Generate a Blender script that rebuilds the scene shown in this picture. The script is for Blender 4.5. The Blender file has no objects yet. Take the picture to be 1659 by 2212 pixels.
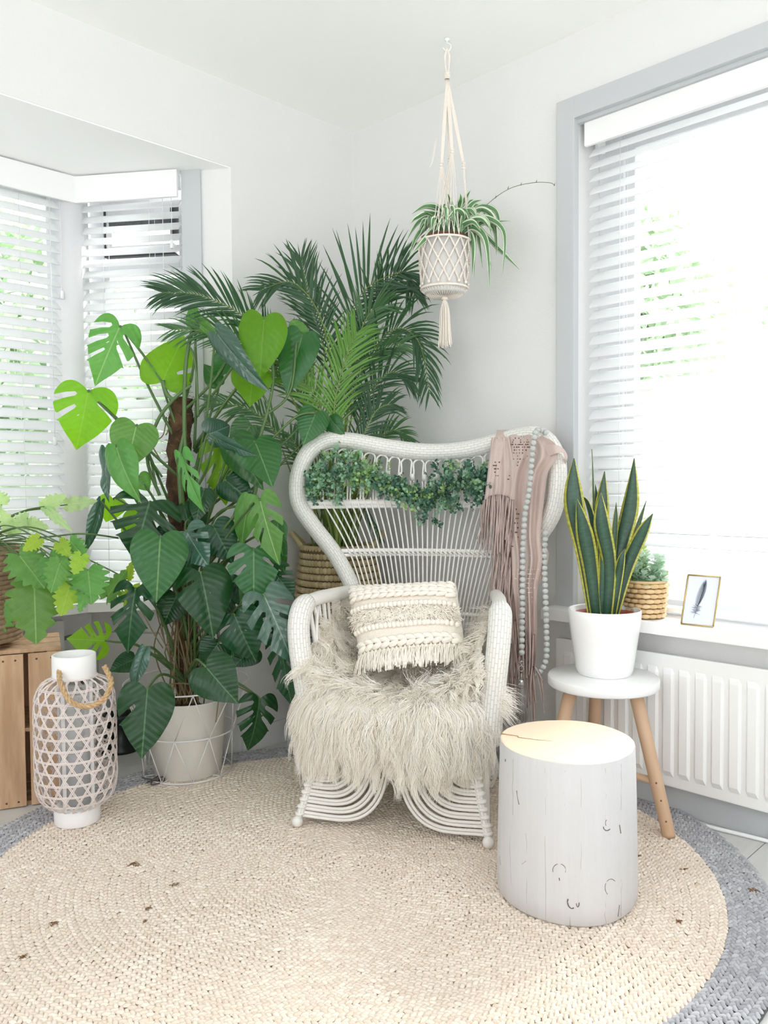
import bpy, bmesh, math, random
import numpy as np
from mathutils import Vector, Matrix, geometry
random.seed(7); RNG = np.random.default_rng(7)
R = math.radians
scene = bpy.context.scene
COL = scene.collection

# ------------------------------------------------------------------ camera
FPX = 1740.2; PITCH = R(2.1934); YAW = R(45.2561); ROLL = R(-0.4202)
CAM = Vector((0, 0, 1.035))
_f = Vector((math.sin(YAW)*math.cos(PITCH), math.cos(YAW)*math.cos(PITCH), -math.sin(PITCH)))
_r0 = Vector((math.cos(YAW), -math.sin(YAW), 0)); _u0 = _r0.cross(_f)
_r = _r0*math.cos(ROLL)+_u0*math.sin(ROLL); _u = -_r0*math.sin(ROLL)+_u0*math.cos(ROLL)
cd = bpy.data.cameras.new('camera'); cam = bpy.data.objects.new('camera', cd); COL.objects.link(cam)
cd.sensor_fit = 'VERTICAL'; cd.sensor_height = 36.0; cd.lens = FPX/2212*36.0; cd.clip_start = 0.05; cd.clip_end = 200
m = Matrix.Identity(4)
for i in range(3):
    m[i][0] = _r[i]; m[i][1] = _u[i]; m[i][2] = -_f[i]; m[i][3] = CAM[i]
cam.matrix_world = m
scene.camera = cam

# ------------------------------------------------------------------ world, light, exposure
wd = bpy.data.worlds.new('world'); scene.world = wd; wd.use_nodes = True
bg = wd.node_tree.nodes['Background']; bg.inputs[0].default_value = (0.945, 0.965, 1.0, 1); bg.inputs[1].default_value = 1.0
sl = bpy.data.lights.new('sun', 'SUN'); sl.energy = 3.6; sl.angle = R(30); sl.color = (1, .985, .965)
sun = bpy.data.objects.new('sun', sl); COL.objects.link(sun)
sun.rotation_euler = Vector((-0.75, -0.10, -0.62)).to_track_quat('-Z', 'Y').to_euler()
sun.location = (6, 2, 5)
scene.view_settings.view_transform = 'Standard'; scene.view_settings.look = 'None'
scene.view_settings.gamma = 1; scene.view_settings.use_curve_mapping = False
scene.view_settings.exposure = 1.88
scene.cycles.max_bounces = 18; scene.cycles.diffuse_bounces = 14; scene.cycles.transparent_max_bounces = 24
scene.cycles.transmission_bounces = 8; scene.cycles.sample_clamp_indirect = 6

# ------------------------------------------------------------------ measuring helpers (all points are real places in the room)
def ray(x, y): return _r*(x-829.5)+_u*(1106-y)+_f*FPX
def at(x, y, d): return CAM+ray(x, y)*(d/FPX)          # the point at depth d along that line of sight
def on(x, y, ax, v):
    q = ray(x, y); return CAM+q*((v-CAM[ax])/q[ax])
F0 = Vector((1.655, 1.611, 0)); WD = Vector((.494, -.870, 0)); BD = Vector((.870, .494, 0)); UP = Vector((0, 0, 1))
def ch(u, b, z): return F0+WD*u+BD*b+UP*z               # chair frame: across, backwards, up
def backb(u, z): return .48+.15*(z-.4)-.8*u*u
def bk(u, z, off=0): return ch(u, backb(u, z)-off, z)
def bkpx(x, y, off=0):
    q = ray(x, y); lo, hi = 1.0/FPX, 4.5/FPX
    for _ in range(40):
        mid = (lo+hi)/2; P = CAM+q*mid; v = P-F0
        if v.dot(BD)-(backb(v.dot(WD), P.z)-off) > 0: hi = mid
        else: lo = mid
    return CAM+q*lo

# ------------------------------------------------------------------ materials
def lin(c):
    return tuple((x/12.92 if x <= .04045 else ((x+.055)/1.055)**2.4) for x in c)
MATS = {}
def M(name, col, rough=.5, var=None, vs=8, bump=None, trans=0, tcol=None, spec=.5, metal=0, vcol=None, stretch=None, coat=0, alpha=None):
    if name in MATS: return MATS[name]
    mt = bpy.data.materials.new(name); mt.use_nodes = True; nt = mt.node_tree; N = nt.nodes; L = nt.links
    p = N['Principled BSDF']; p.inputs['Roughness'].default_value = rough; p.inputs['Metallic'].default_value = metal
    p.inputs['Specular IOR Level'].default_value = spec; p.inputs['Coat Weight'].default_value = coat
    c = lin(col)+(1,); p.inputs['Base Color'].default_value = c
    if alpha is not None: p.inputs['Alpha'].default_value = alpha
    tc = N.new('ShaderNodeTexCoord'); mp = N.new('ShaderNodeMapping'); L.new(tc.outputs['Object'], mp.inputs[0])
    if stretch: mp.inputs['Scale'].default_value = stretch
    src = None
    if var:
        nz = N.new('ShaderNodeTexNoise'); nz.inputs['Scale'].default_value = vs; nz.inputs['Detail'].default_value = 5
        L.new(mp.outputs[0], nz.inputs['Vector'])
        rp = N.new('ShaderNodeValToRGB'); rp.color_ramp.elements[0].position = .35; rp.color_ramp.elements[1].position = .68
        rp.color_ramp.elements[0].color = lin(var)+(1,); rp.color_ramp.elements[1].color = c
        L.new(nz.outputs[0], rp.inputs[0]); src = rp.outputs[0]
    if vcol:
        ge = N.new('ShaderNodeNewGeometry'); mx = N.new('ShaderNodeMix'); mx.data_type = 'RGBA'
        L.new(ge.outputs['Random Per Island'], mx.inputs[0])
        if src: L.new(src, mx.inputs[6])
        else: mx.inputs[6].default_value = c
        mx.inputs[7].default_value = lin(vcol)+(1,); src = mx.outputs[2]
    if src: L.new(src, p.inputs['Base Color'])
    if bump:
        nb = N.new('ShaderNodeTexNoise'); nb.inputs['Scale'].default_value = bump[0]; nb.inputs['Detail'].default_value = 4
        L.new(mp.outputs[0], nb.inputs['Vector'])
        bp = N.new('ShaderNodeBump'); bp.inputs['Strength'].default_value = bump[1]; bp.inputs['Distance'].default_value = .004
        L.new(nb.outputs[0], bp.inputs['Height']); L.new(bp.outputs[0], p.inputs['Normal'])
    if trans:
        tr = N.new('ShaderNodeBsdfTranslucent'); ms = N.new('ShaderNodeMixShader'); ms.inputs[0].default_value = trans
        if tcol: tr.inputs[0].default_value = lin(tcol)+(1,)
        elif src: L.new(src, tr.inputs[0])
        else: tr.inputs[0].default_value = c
        L.new(p.outputs[0], ms.inputs[1]); L.new(tr.outputs[0], ms.inputs[2]); L.new(ms.outputs[0], N['Material Output'].inputs[0])
    MATS[name] = mt; return mt
def leafmat(name, col, vein, tcol, trans=.35, rough=.35, ribs=9.0, spec=.5, edge=None):
    mt = M(name, col, rough, trans=trans, tcol=tcol, spec=spec); nt = mt.node_tree; N = nt.nodes; L = nt.links; p = N['Principled BSDF']
    uv = N.new('ShaderNodeUVMap'); sp = N.new('ShaderNodeSeparateXYZ'); L.new(uv.outputs[0], sp.inputs[0])
    def mth(op, a, b=None):
        n = N.new('ShaderNodeMath'); n.operation = op
        for i, v in enumerate((a, b)):
            if v is None: continue
            if isinstance(v, (int, float)): n.inputs[i].default_value = v
            else: L.new(v, n.inputs[i])
        return n.outputs[0]
    t = mth('ABSOLUTE', mth('SUBTRACT', sp.outputs[0], .5)); s = sp.outputs[1]
    mid = mth('LESS_THAN', t, .014)
    ph = mth('FRACT', mth('MULTIPLY', mth('SUBTRACT', s, mth('MULTIPLY', t, .55)), ribs))
    rib = mth('LESS_THAN', mth('ABSOLUTE', mth('SUBTRACT', ph, .5)), .055)
    msk = mth('MAXIMUM', mid, mth('MULTIPLY', rib, .15))
    oi = N.new('ShaderNodeObjectInfo'); hs = N.new('ShaderNodeHueSaturation'); hs.inputs['Color'].default_value = lin(col)+(1,)
    L.new(mth('ADD', mth('MULTIPLY', oi.outputs['Random'], .35), .82), hs.inputs['Value'])
    L.new(mth('ADD', mth('MULTIPLY', oi.outputs['Random'], .03), .487), hs.inputs['Hue'])
    base = hs.outputs[0]
    nz = N.new('ShaderNodeTexNoise'); nz.inputs['Scale'].default_value = 9
    L.new(uv.outputs[0], nz.inputs['Vector'])
    hb = N.new('ShaderNodeHueSaturation'); L.new(base, hb.inputs['Color']); L.new(mth('ADD', mth('MULTIPLY', nz.outputs[0], .5), .75), hb.inputs['Value'])
    mx = N.new('ShaderNodeMix'); mx.data_type = 'RGBA'; L.new(msk, mx.inputs[0]); L.new(hb.outputs[0], mx.inputs[6]); mx.inputs[7].default_value = lin(vein)+(1,)
    L.new(mx.outputs[2], p.inputs['Base Color'])
    bp = N.new('ShaderNodeBump'); bp.inputs['Strength'].default_value = .12; bp.inputs['Distance'].default_value = .008
    sn = mth('SINE', mth('MULTIPLY', mth('SUBTRACT', s, mth('MULTIPLY', t, .55)), ribs*6.283))
    L.new(sn, bp.inputs['Height']); L.new(bp.outputs[0], p.inputs['Normal'])
    return mt
def weavemat(name, col, bw, bh, mort=.0012, dark=(.80, .785, .76), rough=.5, strength=.5, dist=.002):
    mt = M(name, col, rough); nt = mt.node_tree; N = nt.nodes; L = nt.links; p = N['Principled BSDF']
    uv = N.new('ShaderNodeUVMap'); br = N.new('ShaderNodeTexBrick'); L.new(uv.outputs[0], br.inputs['Vector'])
    br.inputs['Scale'].default_value = 1; br.inputs['Brick Width'].default_value = bw; br.inputs['Row Height'].default_value = bh
    br.inputs['Mortar Size'].default_value = mort; br.inputs['Mortar Smooth'].default_value = .6
    br.inputs['Color1'].default_value = lin(col)+(1,); br.inputs['Color2'].default_value = lin(tuple(x*.97 for x in col))+(1,)
    br.inputs['Mortar'].default_value = lin(dark)+(1,)
    L.new(br.outputs['Color'], p.inputs['Base Color'])
    bp = N.new('ShaderNodeBump'); bp.inputs['Strength'].default_value = strength; bp.inputs['Distance'].default_value = dist; bp.invert = True
    L.new(br.outputs['Fac'], bp.inputs['Height']); L.new(bp.outputs[0], p.inputs['Normal'])
    return mt

# ------------------------------------------------------------------ mesh builder
def frames(pts):
    n = len(pts); T = []
    for i in range(n):
        t = pts[min(i+1, n-1)]-pts[max(i-1, 0)]
        T.append(t.normalized() if t.length > 1e-9 else Vector((0, 0, 1)))
    a = T[0].orthogonal().normalized() if abs(T[0].z) > .95 else T[0].cross(UP).normalized()
    out = []
    for t in T:
        a = (a-t*a.dot(t)); a = a.normalized() if a.length > 1e-6 else t.orthogonal().normalized()
        out.append((t, a, t.cross(a)))
    return out
def smooth(pts, n=8, closed=False):
    pts = [Vector(p) for p in pts]; out = []; k = len(pts)
    if k < 3 and not closed: return [pts[0].lerp(pts[1], i/n) for i in range(n+1)]
    rng = range(k) if closed else range(k-1)
    for i in rng:
        g = (lambda j: pts[j % k]) if closed else (lambda j: pts[max(0, min(k-1, j))])
        p0, p1, p2, p3 = g(i-1), g(i), g(i+1), g(i+2)
        for q in range(n):
            t = q/n
            out.append(.5*((2*p1)+(p2-p0)*t+(2*p0-5*p1+4*p2-p3)*t*t+(3*p1-p0-3*p2+p3)*t**3))
    if not closed: out.append(pts[-1])
    return out
class MB:
    def __init__(s): s.v = []; s.f = []; s.uv = []; s.sm = []; s.mi = []; s.cur = 0
    def face(s, idx, uv=None, smooth=True):
        s.f.append(tuple(idx)); s.uv.append(uv or [(0, 0)]*len(idx)); s.sm.append(smooth); s.mi.append(s.cur)
    def box(s, c, sz, X=Vector((1, 0, 0)), Y=Vector((0, 1, 0)), Z=Vector((0, 0, 1)), bev=0.0):
        c = Vector(c); hx, hy, hz = sz[0]/2, sz[1]/2, sz[2]/2
        if bev <= 0:
            o = len(s.v)
            for z in (-1, 1):
                for y in (-1, 1):
                    for x in (-1, 1): s.v.append(c+X*(x*hx)+Y*(y*hy)+Z*(z*hz))
            for q in ((0, 2, 3, 1), (4, 5, 7, 6), (0, 1, 5, 4), (2, 6, 7, 3), (0, 4, 6, 2), (1, 3, 7, 5)):
                s.face([o+i for i in q], None, False)
            return s
        bm = bmesh.new(); bmesh.ops.create_cube(bm, size=1)
        for v in bm.verts: v.co = Vector((v.co.x*sz[0], v.co.y*sz[1], v.co.z*sz[2]))
        bmesh.ops.bevel(bm, geom=bm.edges[:], offset=bev, segments=2, affect='EDGES', profile=.7)
        o = len(s.v); bm.verts.index_update()
        for v in bm.verts: s.v.append(c+X*v.co.x+Y*v.co.y+Z*v.co.z)
        for f in bm.faces: s.face([o+v.index for v in f.verts], None, False)
        bm.free(); return s
    def tube(s, pts, r, seg=8, closed=False, flat=None, cap=True, smooth=True, twist=0):
        pts = [Vector(p) for p in pts]; n = len(pts)
        fr = frames(pts); o = len(s.v); L = 0; Ls = []
        rr = [r]*n if isinstance(r, (int, float)) else list(r)
        for i, (p, (t, a, b)) in enumerate(zip(pts, fr)):
            if i: L += (pts[i]-pts[i-1]).length
            Ls.append(L)
            for k in range(seg):
                th = 2*math.pi*k/seg+twist*L
                ca, sb = math.cos(th)*rr[i], math.sin(th)*rr[i]
                if flat: sb *= flat
                s.v.append(p+a*ca+b*sb)
        rm = max(rr); m = n if closed else n-1
        for i in range(m):
            j = (i+1) % n; L2 = Ls[j] if j else Ls[-1]+(pts[0]-pts[-1]).length
            for k in range(seg):
                k2 = (k+1) % seg
                v0, v1 = 2*math.pi*rm*k/seg, 2*math.pi*rm*(k+1)/seg
                s.face((o+i*seg+k, o+i*seg+k2, o+j*seg+k2, o+j*seg+k), [(Ls[i], v0), (Ls[i], v1), (L2, v1), (L2, v0)], smooth)
        if cap and not closed:
            s.face([o+k for k in range(seg)][::-1], None, False); s.face([o+(n-1)*seg+k for k in range(seg)], None, False)
        return s
    def lathe(s, prof, c=(0, 0, 0), seg=48, X=Vector((1, 0, 0)), Y=Vector((0, 1, 0)), Z=UP, smooth=True, capb=False, capt=False, wob=None):
        c = Vector(c); o = len(s.v); n = len(prof); L = 0
        for i, (r, z) in enumerate(prof):
            for k in range(seg):
                th = 2*math.pi*k/seg; q = r*(wob(th, z) if wob else 1)
                s.v.append(c+X*(q*math.cos(th))+Y*(q*math.sin(th))+Z*z)
        for i in range(n-1):
            for k in range(seg):
                k2 = (k+1) % seg; u0, u1 = k/seg*6.283*prof[i][0], (k+1)/seg*6.283*prof[i][0]
                s.face((o+i*seg+k, o+i*seg+k2, o+(i+1)*seg+k2, o+(i+1)*seg+k), [(u0, prof[i][1]), (u1, prof[i][1]), (u1, prof[i+1][1]), (u0, prof[i+1][1])], smooth)
        if capb: s.face([o+k for k in range(seg)][::-1], None, False)
        if capt: s.face([o+(n-1)*seg+k for k in range(seg)], None, False)
        return s
    def ball(s, c, r, seg=10, ring=6, sc=(1, 1, 1), X=Vector((1, 0, 0)), Y=Vector((0, 1, 0)), Z=UP):
        prof = [(max(1e-4, r*math.sin(math.pi*i/ring)), -r*math.cos(math.pi*i/ring)*sc[2]) for i in range(ring+1)]
        return s.lathe(prof, c, seg, X*sc[0], Y*sc[1], Z)
    def grid(s, P, uv=None, smooth=True, wrap=False):      # P[i][j]
        o = len(s.v); n = len(P); m = len(P[0])
        for row in P: s.v.extend(Vector(p) for p in row)
        for i in range(n-1):
            for j in range(m if wrap else m-1):
                j2 = (j+1) % m
                q = (o+i*m+j, o+i*m+j2, o+(i+1)*m+j2, o+(i+1)*m+j)
                s.face(q, [(j/(m-1), i/(n-1)), ((j+1)/(m-1), i/(n-1)), ((j+1)/(m-1), (i+1)/(n-1)), (j/(m-1), (i+1)/(n-1))], smooth)
        return s
    def poly_extrude(s, pts, z0, z1, X, Y, Z, c):          # 2D polygon pts extruded along Z
        c = Vector(c); o = len(s.v); n = len(pts)
        for z in (z0, z1):
            for (x, y) in pts: s.v.append(c+X*x+Y*y+Z*z)
        s.face([o+i for i in range(n)][::-1], None, False); s.face([o+n+i for i in range(n)], None, False)
        for i in range(n):
            j = (i+1) % n; s.face((o+i, o+j, o+n+j, o+n+i), None, False)
        return s
    def mesh(s, name, mats=None):
        me = bpy.data.meshes.new(name); me.from_pydata([tuple(v) for v in s.v], [], s.f)
        ul = me.uv_layers.new(name='UVMap'); flat = [c for u in s.uv for p in u for c in p]
        ul.data.foreach_set('uv', flat); me.polygons.foreach_set('use_smooth', s.sm)
        if mats: me.polygons.foreach_set('material_index', s.mi)
        me.update(); return me
    def build(s, name, mat, parent=None, **k):
        me = s.mesh(name, isinstance(mat, (list, tuple)))
        for x in (mat if isinstance(mat, (list, tuple)) else [mat]): me.materials.append(x)
        return link(name, me, parent, **k)
def np_mesh(name, V, F, mat, parent=None, smooth=True, **k):
    me = bpy.data.meshes.new(name); V = np.asarray(V, dtype=np.float32); F = np.asarray(F, dtype=np.int32); w = F.shape[1]
    me.vertices.add(len(V)); me.vertices.foreach_set('co', V.ravel()); me.loops.add(F.size); me.loops.foreach_set('vertex_index', F.ravel())
    me.polygons.add(len(F)); me.polygons.foreach_set('loop_start', np.arange(len(F), dtype=np.int32)*w)
    me.polygons.foreach_set('use_smooth', np.full(len(F), smooth)); me.update(calc_edges=True); me.materials.append(mat)
    return link(name, me, parent, **k)
def link(name, me, parent=None, label=None, cat=None, group=None, kind=None, mw=None):
    o = bpy.data.objects.new(name, me); COL.objects.link(o)
    if mw is not None: o.matrix_basis = mw
    if parent is not None:
        o.parent = parent
        Pm = parent.matrix_basis.copy(); q = parent.parent
        o.matrix_parent_inverse = Matrix.Translation(-parent['_w']) if '_w' in parent and False else world_of(parent).inverted()
    if label: o['label'] = label
    if cat: o['category'] = cat
    if group: o['group'] = group
    if kind: o['kind'] = kind
    return o
def world_of(o):
    mm = o.matrix_basis.copy()
    if o.parent: mm = world_of(o.parent) @ o.matrix_parent_inverse @ mm
    return mm
def thing(name, label, cat, loc, group=None):
    return link(name, None, None, label, cat, group, mw=Matrix.Translation(Vector(loc)))
def struct(mb, name, mat, parent=None): return mb.build(name, mat, parent, kind=None if parent else 'structure')

# ------------------------------------------------------------------ palette
m_wall = M('wall_paint', (.885, .885, .882), .85, bump=(160, .25))
m_ceil = M('ceiling_paint', (.985, .985, .98), .9)
m_soff = M('soffit_paint', (.985, .985, .985), .9)
m_trim = M('grey_trim_paint', (.76, .77, .78), .45)
m_white = M('white_gloss', (.95, .95, .95), .3)
m_pvc = M('window_frame', (.90, .90, .91), .35)
m_dark = M('dark_rubber', (.22, .23, .24), .6)
m_slat = M('blind_slat', (.985, .988, .99), .45, trans=.5)
m_cord = M('blind_cord', (.93, .93, .93), .8)
m_floor = M('white_plank', (.86, .86, .85), .35, var=(.79, .79, .785), vs=5, stretch=(1, 9, 1), vcol=(.83, .83, .825))
m_rattan = M('white_rattan', (.91, .90, .88), .45, bump=(40, .15))
m_weave = weavemat('woven_white_cane', (.92, .915, .895), .026, .0095)
m_wood = M('pale_wood', (.84, .68, .50), .5, var=(.76, .58, .40), vs=14, stretch=(1, 1, .15))
# ================================================================== THE SETTING
CX, CY, CZ = 2.39, 2.535, 2.512          # right wall, left wall, ceiling
SOF = 2.20; A1 = Vector((1.763, CY, 0)); B1 = Vector((1.40, 3.04, 0)); B2 = Vector((-.25, 3.04, 0)); A2 = Vector((-.61, CY, 0))
XMIN, YMIN = -2.6, -2.6
# floor of separate planks, laid along the left wall
fl = link('floor', None, None, kind='structure')
w_ = .19; k = 0; y = YMIN; mbx = {}
sub = MB().box((-.1, .25, -.03), (5.4, 6.0, .04)); sub.build('floor_base', M('joint_dark', (.60, .60, .60), .8), fl)
while y < 3.1:
    x = XMIN-random.random()*1.0
    while x < CX+.1:
        L = 1.25; x0, x1 = max(x, XMIN), min(x+L, CX+.12)
        if x1-x0 > .02:
            MB().box(((x0+x1)/2, y+w_/2, -.006), (x1-x0-.003, w_-.003, .012)).build('plank', m_floor, fl)
        x += L
    y += w_
ext = .12
mb = MB().box(((CX+XMIN)/2, (CY+YMIN)/2, CZ+.05), (CX-XMIN+.3, CY-YMIN+.3, .1)); struct(mb, 'ceiling', m_ceil)
# left wall with bay opening
mb = MB()
mb.box(((A1.x+CX+.06)/2, CY+.06, CZ/2), (CX+.06-A1.x, .12, CZ))
mb.box(((A1.x+A2.x)/2, CY+.06, (SOF+.004+CZ)/2), (A1.x-A2.x, .12, CZ-SOF-.004))
mb.box(((XMIN+A2.x)/2, CY+.06, CZ/2), (A2.x-XMIN, .12, CZ))
struct(mb, 'wall_left', m_wall)
# right wall with window opening  y in [WY0, WY1], z in [WZ0, WZ1]
WY0, WY1, WZ0, WZ1 = -1.3, 1.455, .60, 2.229
TH = .24
mb = MB()
mb.box((CX+TH/2, (WY1+CY)/2, CZ/2), (TH, CY-WY1+.0, CZ))
mb.box((CX+TH/2, (WY0+WY1)/2, (WZ1+CZ)/2), (TH, WY1-WY0, CZ-WZ1))
mb.box((CX+TH/2, (WY0+WY1)/2, WZ0/2), (TH, WY1-WY0, WZ0))
mb.box((CX+TH/2, (WY0+YMIN)/2, CZ/2), (TH, WY0-YMIN, CZ))
struct(mb, 'wall_right', m_wall)
# bay ceiling, splayed cheek, low walls
mb = MB().poly_extrude([(A1.x, CY+.002), (B1.x+.1, B1.y+.15), (B2.x-.1, B2.y+.15), (A2.x, CY+.002)], 0, .1, Vector((1, 0, 0)), Vector((0, 1, 0)), UP, (0, 0, SOF)); struct(mb, 'ceiling_bay', m_soff)
D1 = (A1-B1).normalized(); N1 = Vector((-D1.y, D1.x, 0)); N1 = -N1 if N1.dot(Vector((-1, -.7, 0))) < 0 else N1   # into the room
LEN1 = (A1-B1).length
def bay(t, off, z): return B1+D1*t+N1*off+UP*z
def baybox(mb, t0, t1, o0, o1, z0, z1, **k):
    mb.box(bay((t0+t1)/2, (o0+o1)/2, (z0+z1)/2), (t1-t0, abs(o1-o0), z1-z0), D1, N1, UP, **k)
mb = MB(); baybox(mb, LEN1-.115, LEN1, -.14, 0, 0, SOF); struct(mb, 'wall_bay_cheek', m_wall)
mb = MB(); baybox(mb, LEN1-.19, LEN1-.115, -.12, .012, 0, SOF); struct(mb, 'trim_1', m_trim)
mb = MB(); baybox(mb, -.05, LEN1-.19, -.16, -.10, 0, .56); mb.box(((B1.x+B2.x)/2, B1.y+.08, .28), (B1.x-B2.x+.1, .06, .56)); struct(mb, 'wall_bay_low', m_wall)
mb = MB()
DD = (A2-B2).normalized(); NN = Vector((D1.x*-1, D1.y, 0))
mb.box((A2+B2)/2+Vector((-.06, .03, 1.1)), ((A2-B2).length, .12, 2.2), DD, Vector((-DD.y, DD.x, 0)), UP); struct(mb, 'wall_bay_far', m_wall)
# bay sill board
mb = MB(); sill = [(A1.x-.10, CY+.14), (B1.x-.06, B1.y-.16), (B2.x, B2.y-.16), (B2.x, B2.y+.12), (B1.x+.06, B1.y+.12), (A1.x+.02, CY+.16)]
mb.poly_extrude(sill, .555, .59, Vector((1, 0, 0)), Vector((0, 1, 0)), UP, (0, 0, 0)); struct(mb, 'trim_2', m_white)
# low pipe casing below the bay sill
mb = MB(); baybox(mb, .02, LEN1-.2, -.10, -.06, 0, .44, bev=.004); struct(mb, 'trim_3', m_wall)
# baseboards
mb = MB().box((CX-.008, (CY+YMIN)/2, .045), (.016, CY-YMIN, .09), bev=.003); struct(mb, 'baseboard_right', m_trim)
mb = MB().box(((A1.x+CX)/2, CY-.008, .045), (CX-A1.x-.02, .016, .09), bev=.003); struct(mb, 'baseboard_left', m_wall)
# unseen far walls behind the camera, openings shaped to set the daylight coming in
def far_wall(name, axis):
    mb = MB(); lo, hi = (YMIN, CY) if axis == 0 else (XMIN, CX)
    def seg(a0, a1, z0, z1):
        if axis == 0: mb.box((XMIN-.06, (a0+a1)/2, (z0+z1)/2), (.12, a1-a0, z1-z0))
        else: mb.box(((a0+a1)/2, YMIN-.06, (z0+z1)/2), (a1-a0, .12, z1-z0))
    seg(lo-.1, hi, 0, .75); seg(lo-.1, hi, 2.35, CZ); seg(lo-.1, lo+.5, .75, 2.35); seg(hi-.5, hi, .75, 2.35); seg((lo+hi)/2-.35, (lo+hi)/2+.35, .75, 2.35)
    struct(mb, name, m_wall)
far_wall('wall_far', 0); far_wall('wall_back', 1)

# grey casing round the right window
cas = link('trim_4', None, None, kind='structure', mw=Matrix.Translation((CX, WY1, 0)))
MB().box((CX-.004, WY1+.032, (WZ0+.0+2.30)/2), (.03, .068, 2.30-WZ0), bev=.003).build('casing_side', m_trim, cas)
MB().box((CX-.004, (WY0+WY1)/2, 2.2645), (.03, WY1-WY0, .071), bev=.003).build('casing_head', m_trim, cas)
MB().box((CX+.012, (WY0+WY1)/2, WZ1-.006), (.02, WY1-WY0, .012)).build('casing_bead', m_trim, cas)
# right window: frame, mullions, panes
wn = link('window_1', None, None, kind='structure', mw=Matrix.Translation((CX+.2, WY1, WZ0)))
fx = CX+.175
def fbar(y0, y1, z0, z1, d=.06, n='window_frame', mat=m_pvc, x=fx): MB().box((x, (y0+y1)/2, (z0+z1)/2), (d, y1-y0, z1-z0), bev=.004).build(n, mat, wn)
fbar(WY1-.09, WY1, WZ0, WZ1); fbar(WY0, WY0+.09, WZ0, WZ1); fbar(WY0+.09, WY1-.09, WZ0, WZ0+.08); fbar(WY0+.09, WY1-.09, WZ1-.09, WZ1); 
fbar(WY1-.135, WY1-.10, WZ0+.08, WZ1-.09, .045, 'sash', m_pvc, fx-.01); fbar(-.02, .07, WZ0+.08, WZ1-.09, n='mullion')
m_glass = bpy.data.materials.new('window_glass'); m_glass.use_nodes = True
_n = m_glass.node_tree.nodes; _l = m_glass.node_tree.links; _g = _n.new('ShaderNodeBsdfGlossy'); _g.inputs['Roughness'].default_value = .02
_t = _n.new('ShaderNodeBsdfTransparent'); _t.inputs[0].default_value = (.97, .985, .98, 1); _m = _n.new('ShaderNodeMixShader'); _fr = _n.new('ShaderNodeFresnel'); _fr.inputs[0].default_value = 1.45
_l.new(_fr.outputs[0], _m.inputs[0]); _l.new(_t.outputs[0], _m.inputs[1]); _l.new(_g.outputs[0], _m.inputs[2]); _l.new(_m.outputs[0], _n['Material Output'].inputs[0])
for (y0, y1) in ((WY0+.09, -.02), (.07, WY1-.10)):
    MB().box((fx+.01, (y0+y1)/2, (WZ0+WZ1)/2), (.006, y1-y0, WZ1-WZ0-.17)).build('pane', m_glass, wn)
# sill of the right window
mb = MB().box((CX-.10+.17, (1.53+WY0)/2, .5855), (.34, 1.53-WY0, .039), bev=.004)
MBs = mb; mb = MB().box((2.29+.05, (1.53+WY0)/2, .5855), (.10, 1.53-WY0, .039), bev=.004); mb.box((CX+.075, (WY0+WY1)/2, .594), (.15, WY1-WY0, .022)); struct(mb, 'trim_5', m_white)

# bay windows
def bay_window(name, O, D, N, L, vent):
    w = link(name, None, None, kind='structure', mw=Matrix.Translation(O+UP*.59))
    def bar(t0, t1, z0, z1, o0=-.16, o1=-.10, n='window_frame', mat=m_pvc, bev=.003, par=None):
        mb = MB(); mb.box(O+D*((t0+t1)/2)+N*((o0+o1)/2)+UP*((z0+z1)/2), (t1-t0, o1-o0, z1-z0), D, N, UP, bev=bev); return mb.build(n, mat, par or w)
    bar(0, .06, .59, 2.2); bar(L-.06, L, .59, 2.2); bar(.06, L-.06, .59, .65); bar(.06, L-.06, 2.13, 2.2)
    if vent:
        bar(.06, L-.06, 1.86, 1.91, n='transom')
        fr = bar(.075, L-.075, 1.93, 1.965, -.12, -.085, 'vent_sash'); bar(.075, L-.075, 2.08, 2.11, -.12, -.085, 'vent_sash')
        bar(.07, L-.07, 1.921, 1.928, -.13, -.082, 'gasket', m_dark, 0); bar(.07, .078, 1.925, 2.12, -.13, -.083, 'gasket', m_dark, 0); bar(L-.085, L-.07, 1.99, 2.12, -.13, -.078, 'hinge', m_dark, 0)
        bar(.085, L-.09, 2.03, 2.08, -.10, -.09, 'vent_grille', M('vent_mesh', (.42, .44, .45), .5, var=(.3, .3, .3), vs=300), 0)
    bar(.06, L-.06, .65, 1.86 if vent else 2.13, -.135, -.13, 'pane', m_glass, 0)
    return w
bay_window('window_2', B1, D1, N1, LEN1-.19, True)
N2 = Vector((0, -1, 0)); D2 = Vector((-1, 0, 0))
for i, t in enumerate((0, .82)): bay_window('window_%d' % (3+i), B1+D2*t, D2, N2, .82, False)
mb = MB().tube([B1+Vector((-.02, .03, .57)), B1+Vector((-.02, .03, 2.2))], .075, 6); struct(mb, 'trim_6', m_pvc)

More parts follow.
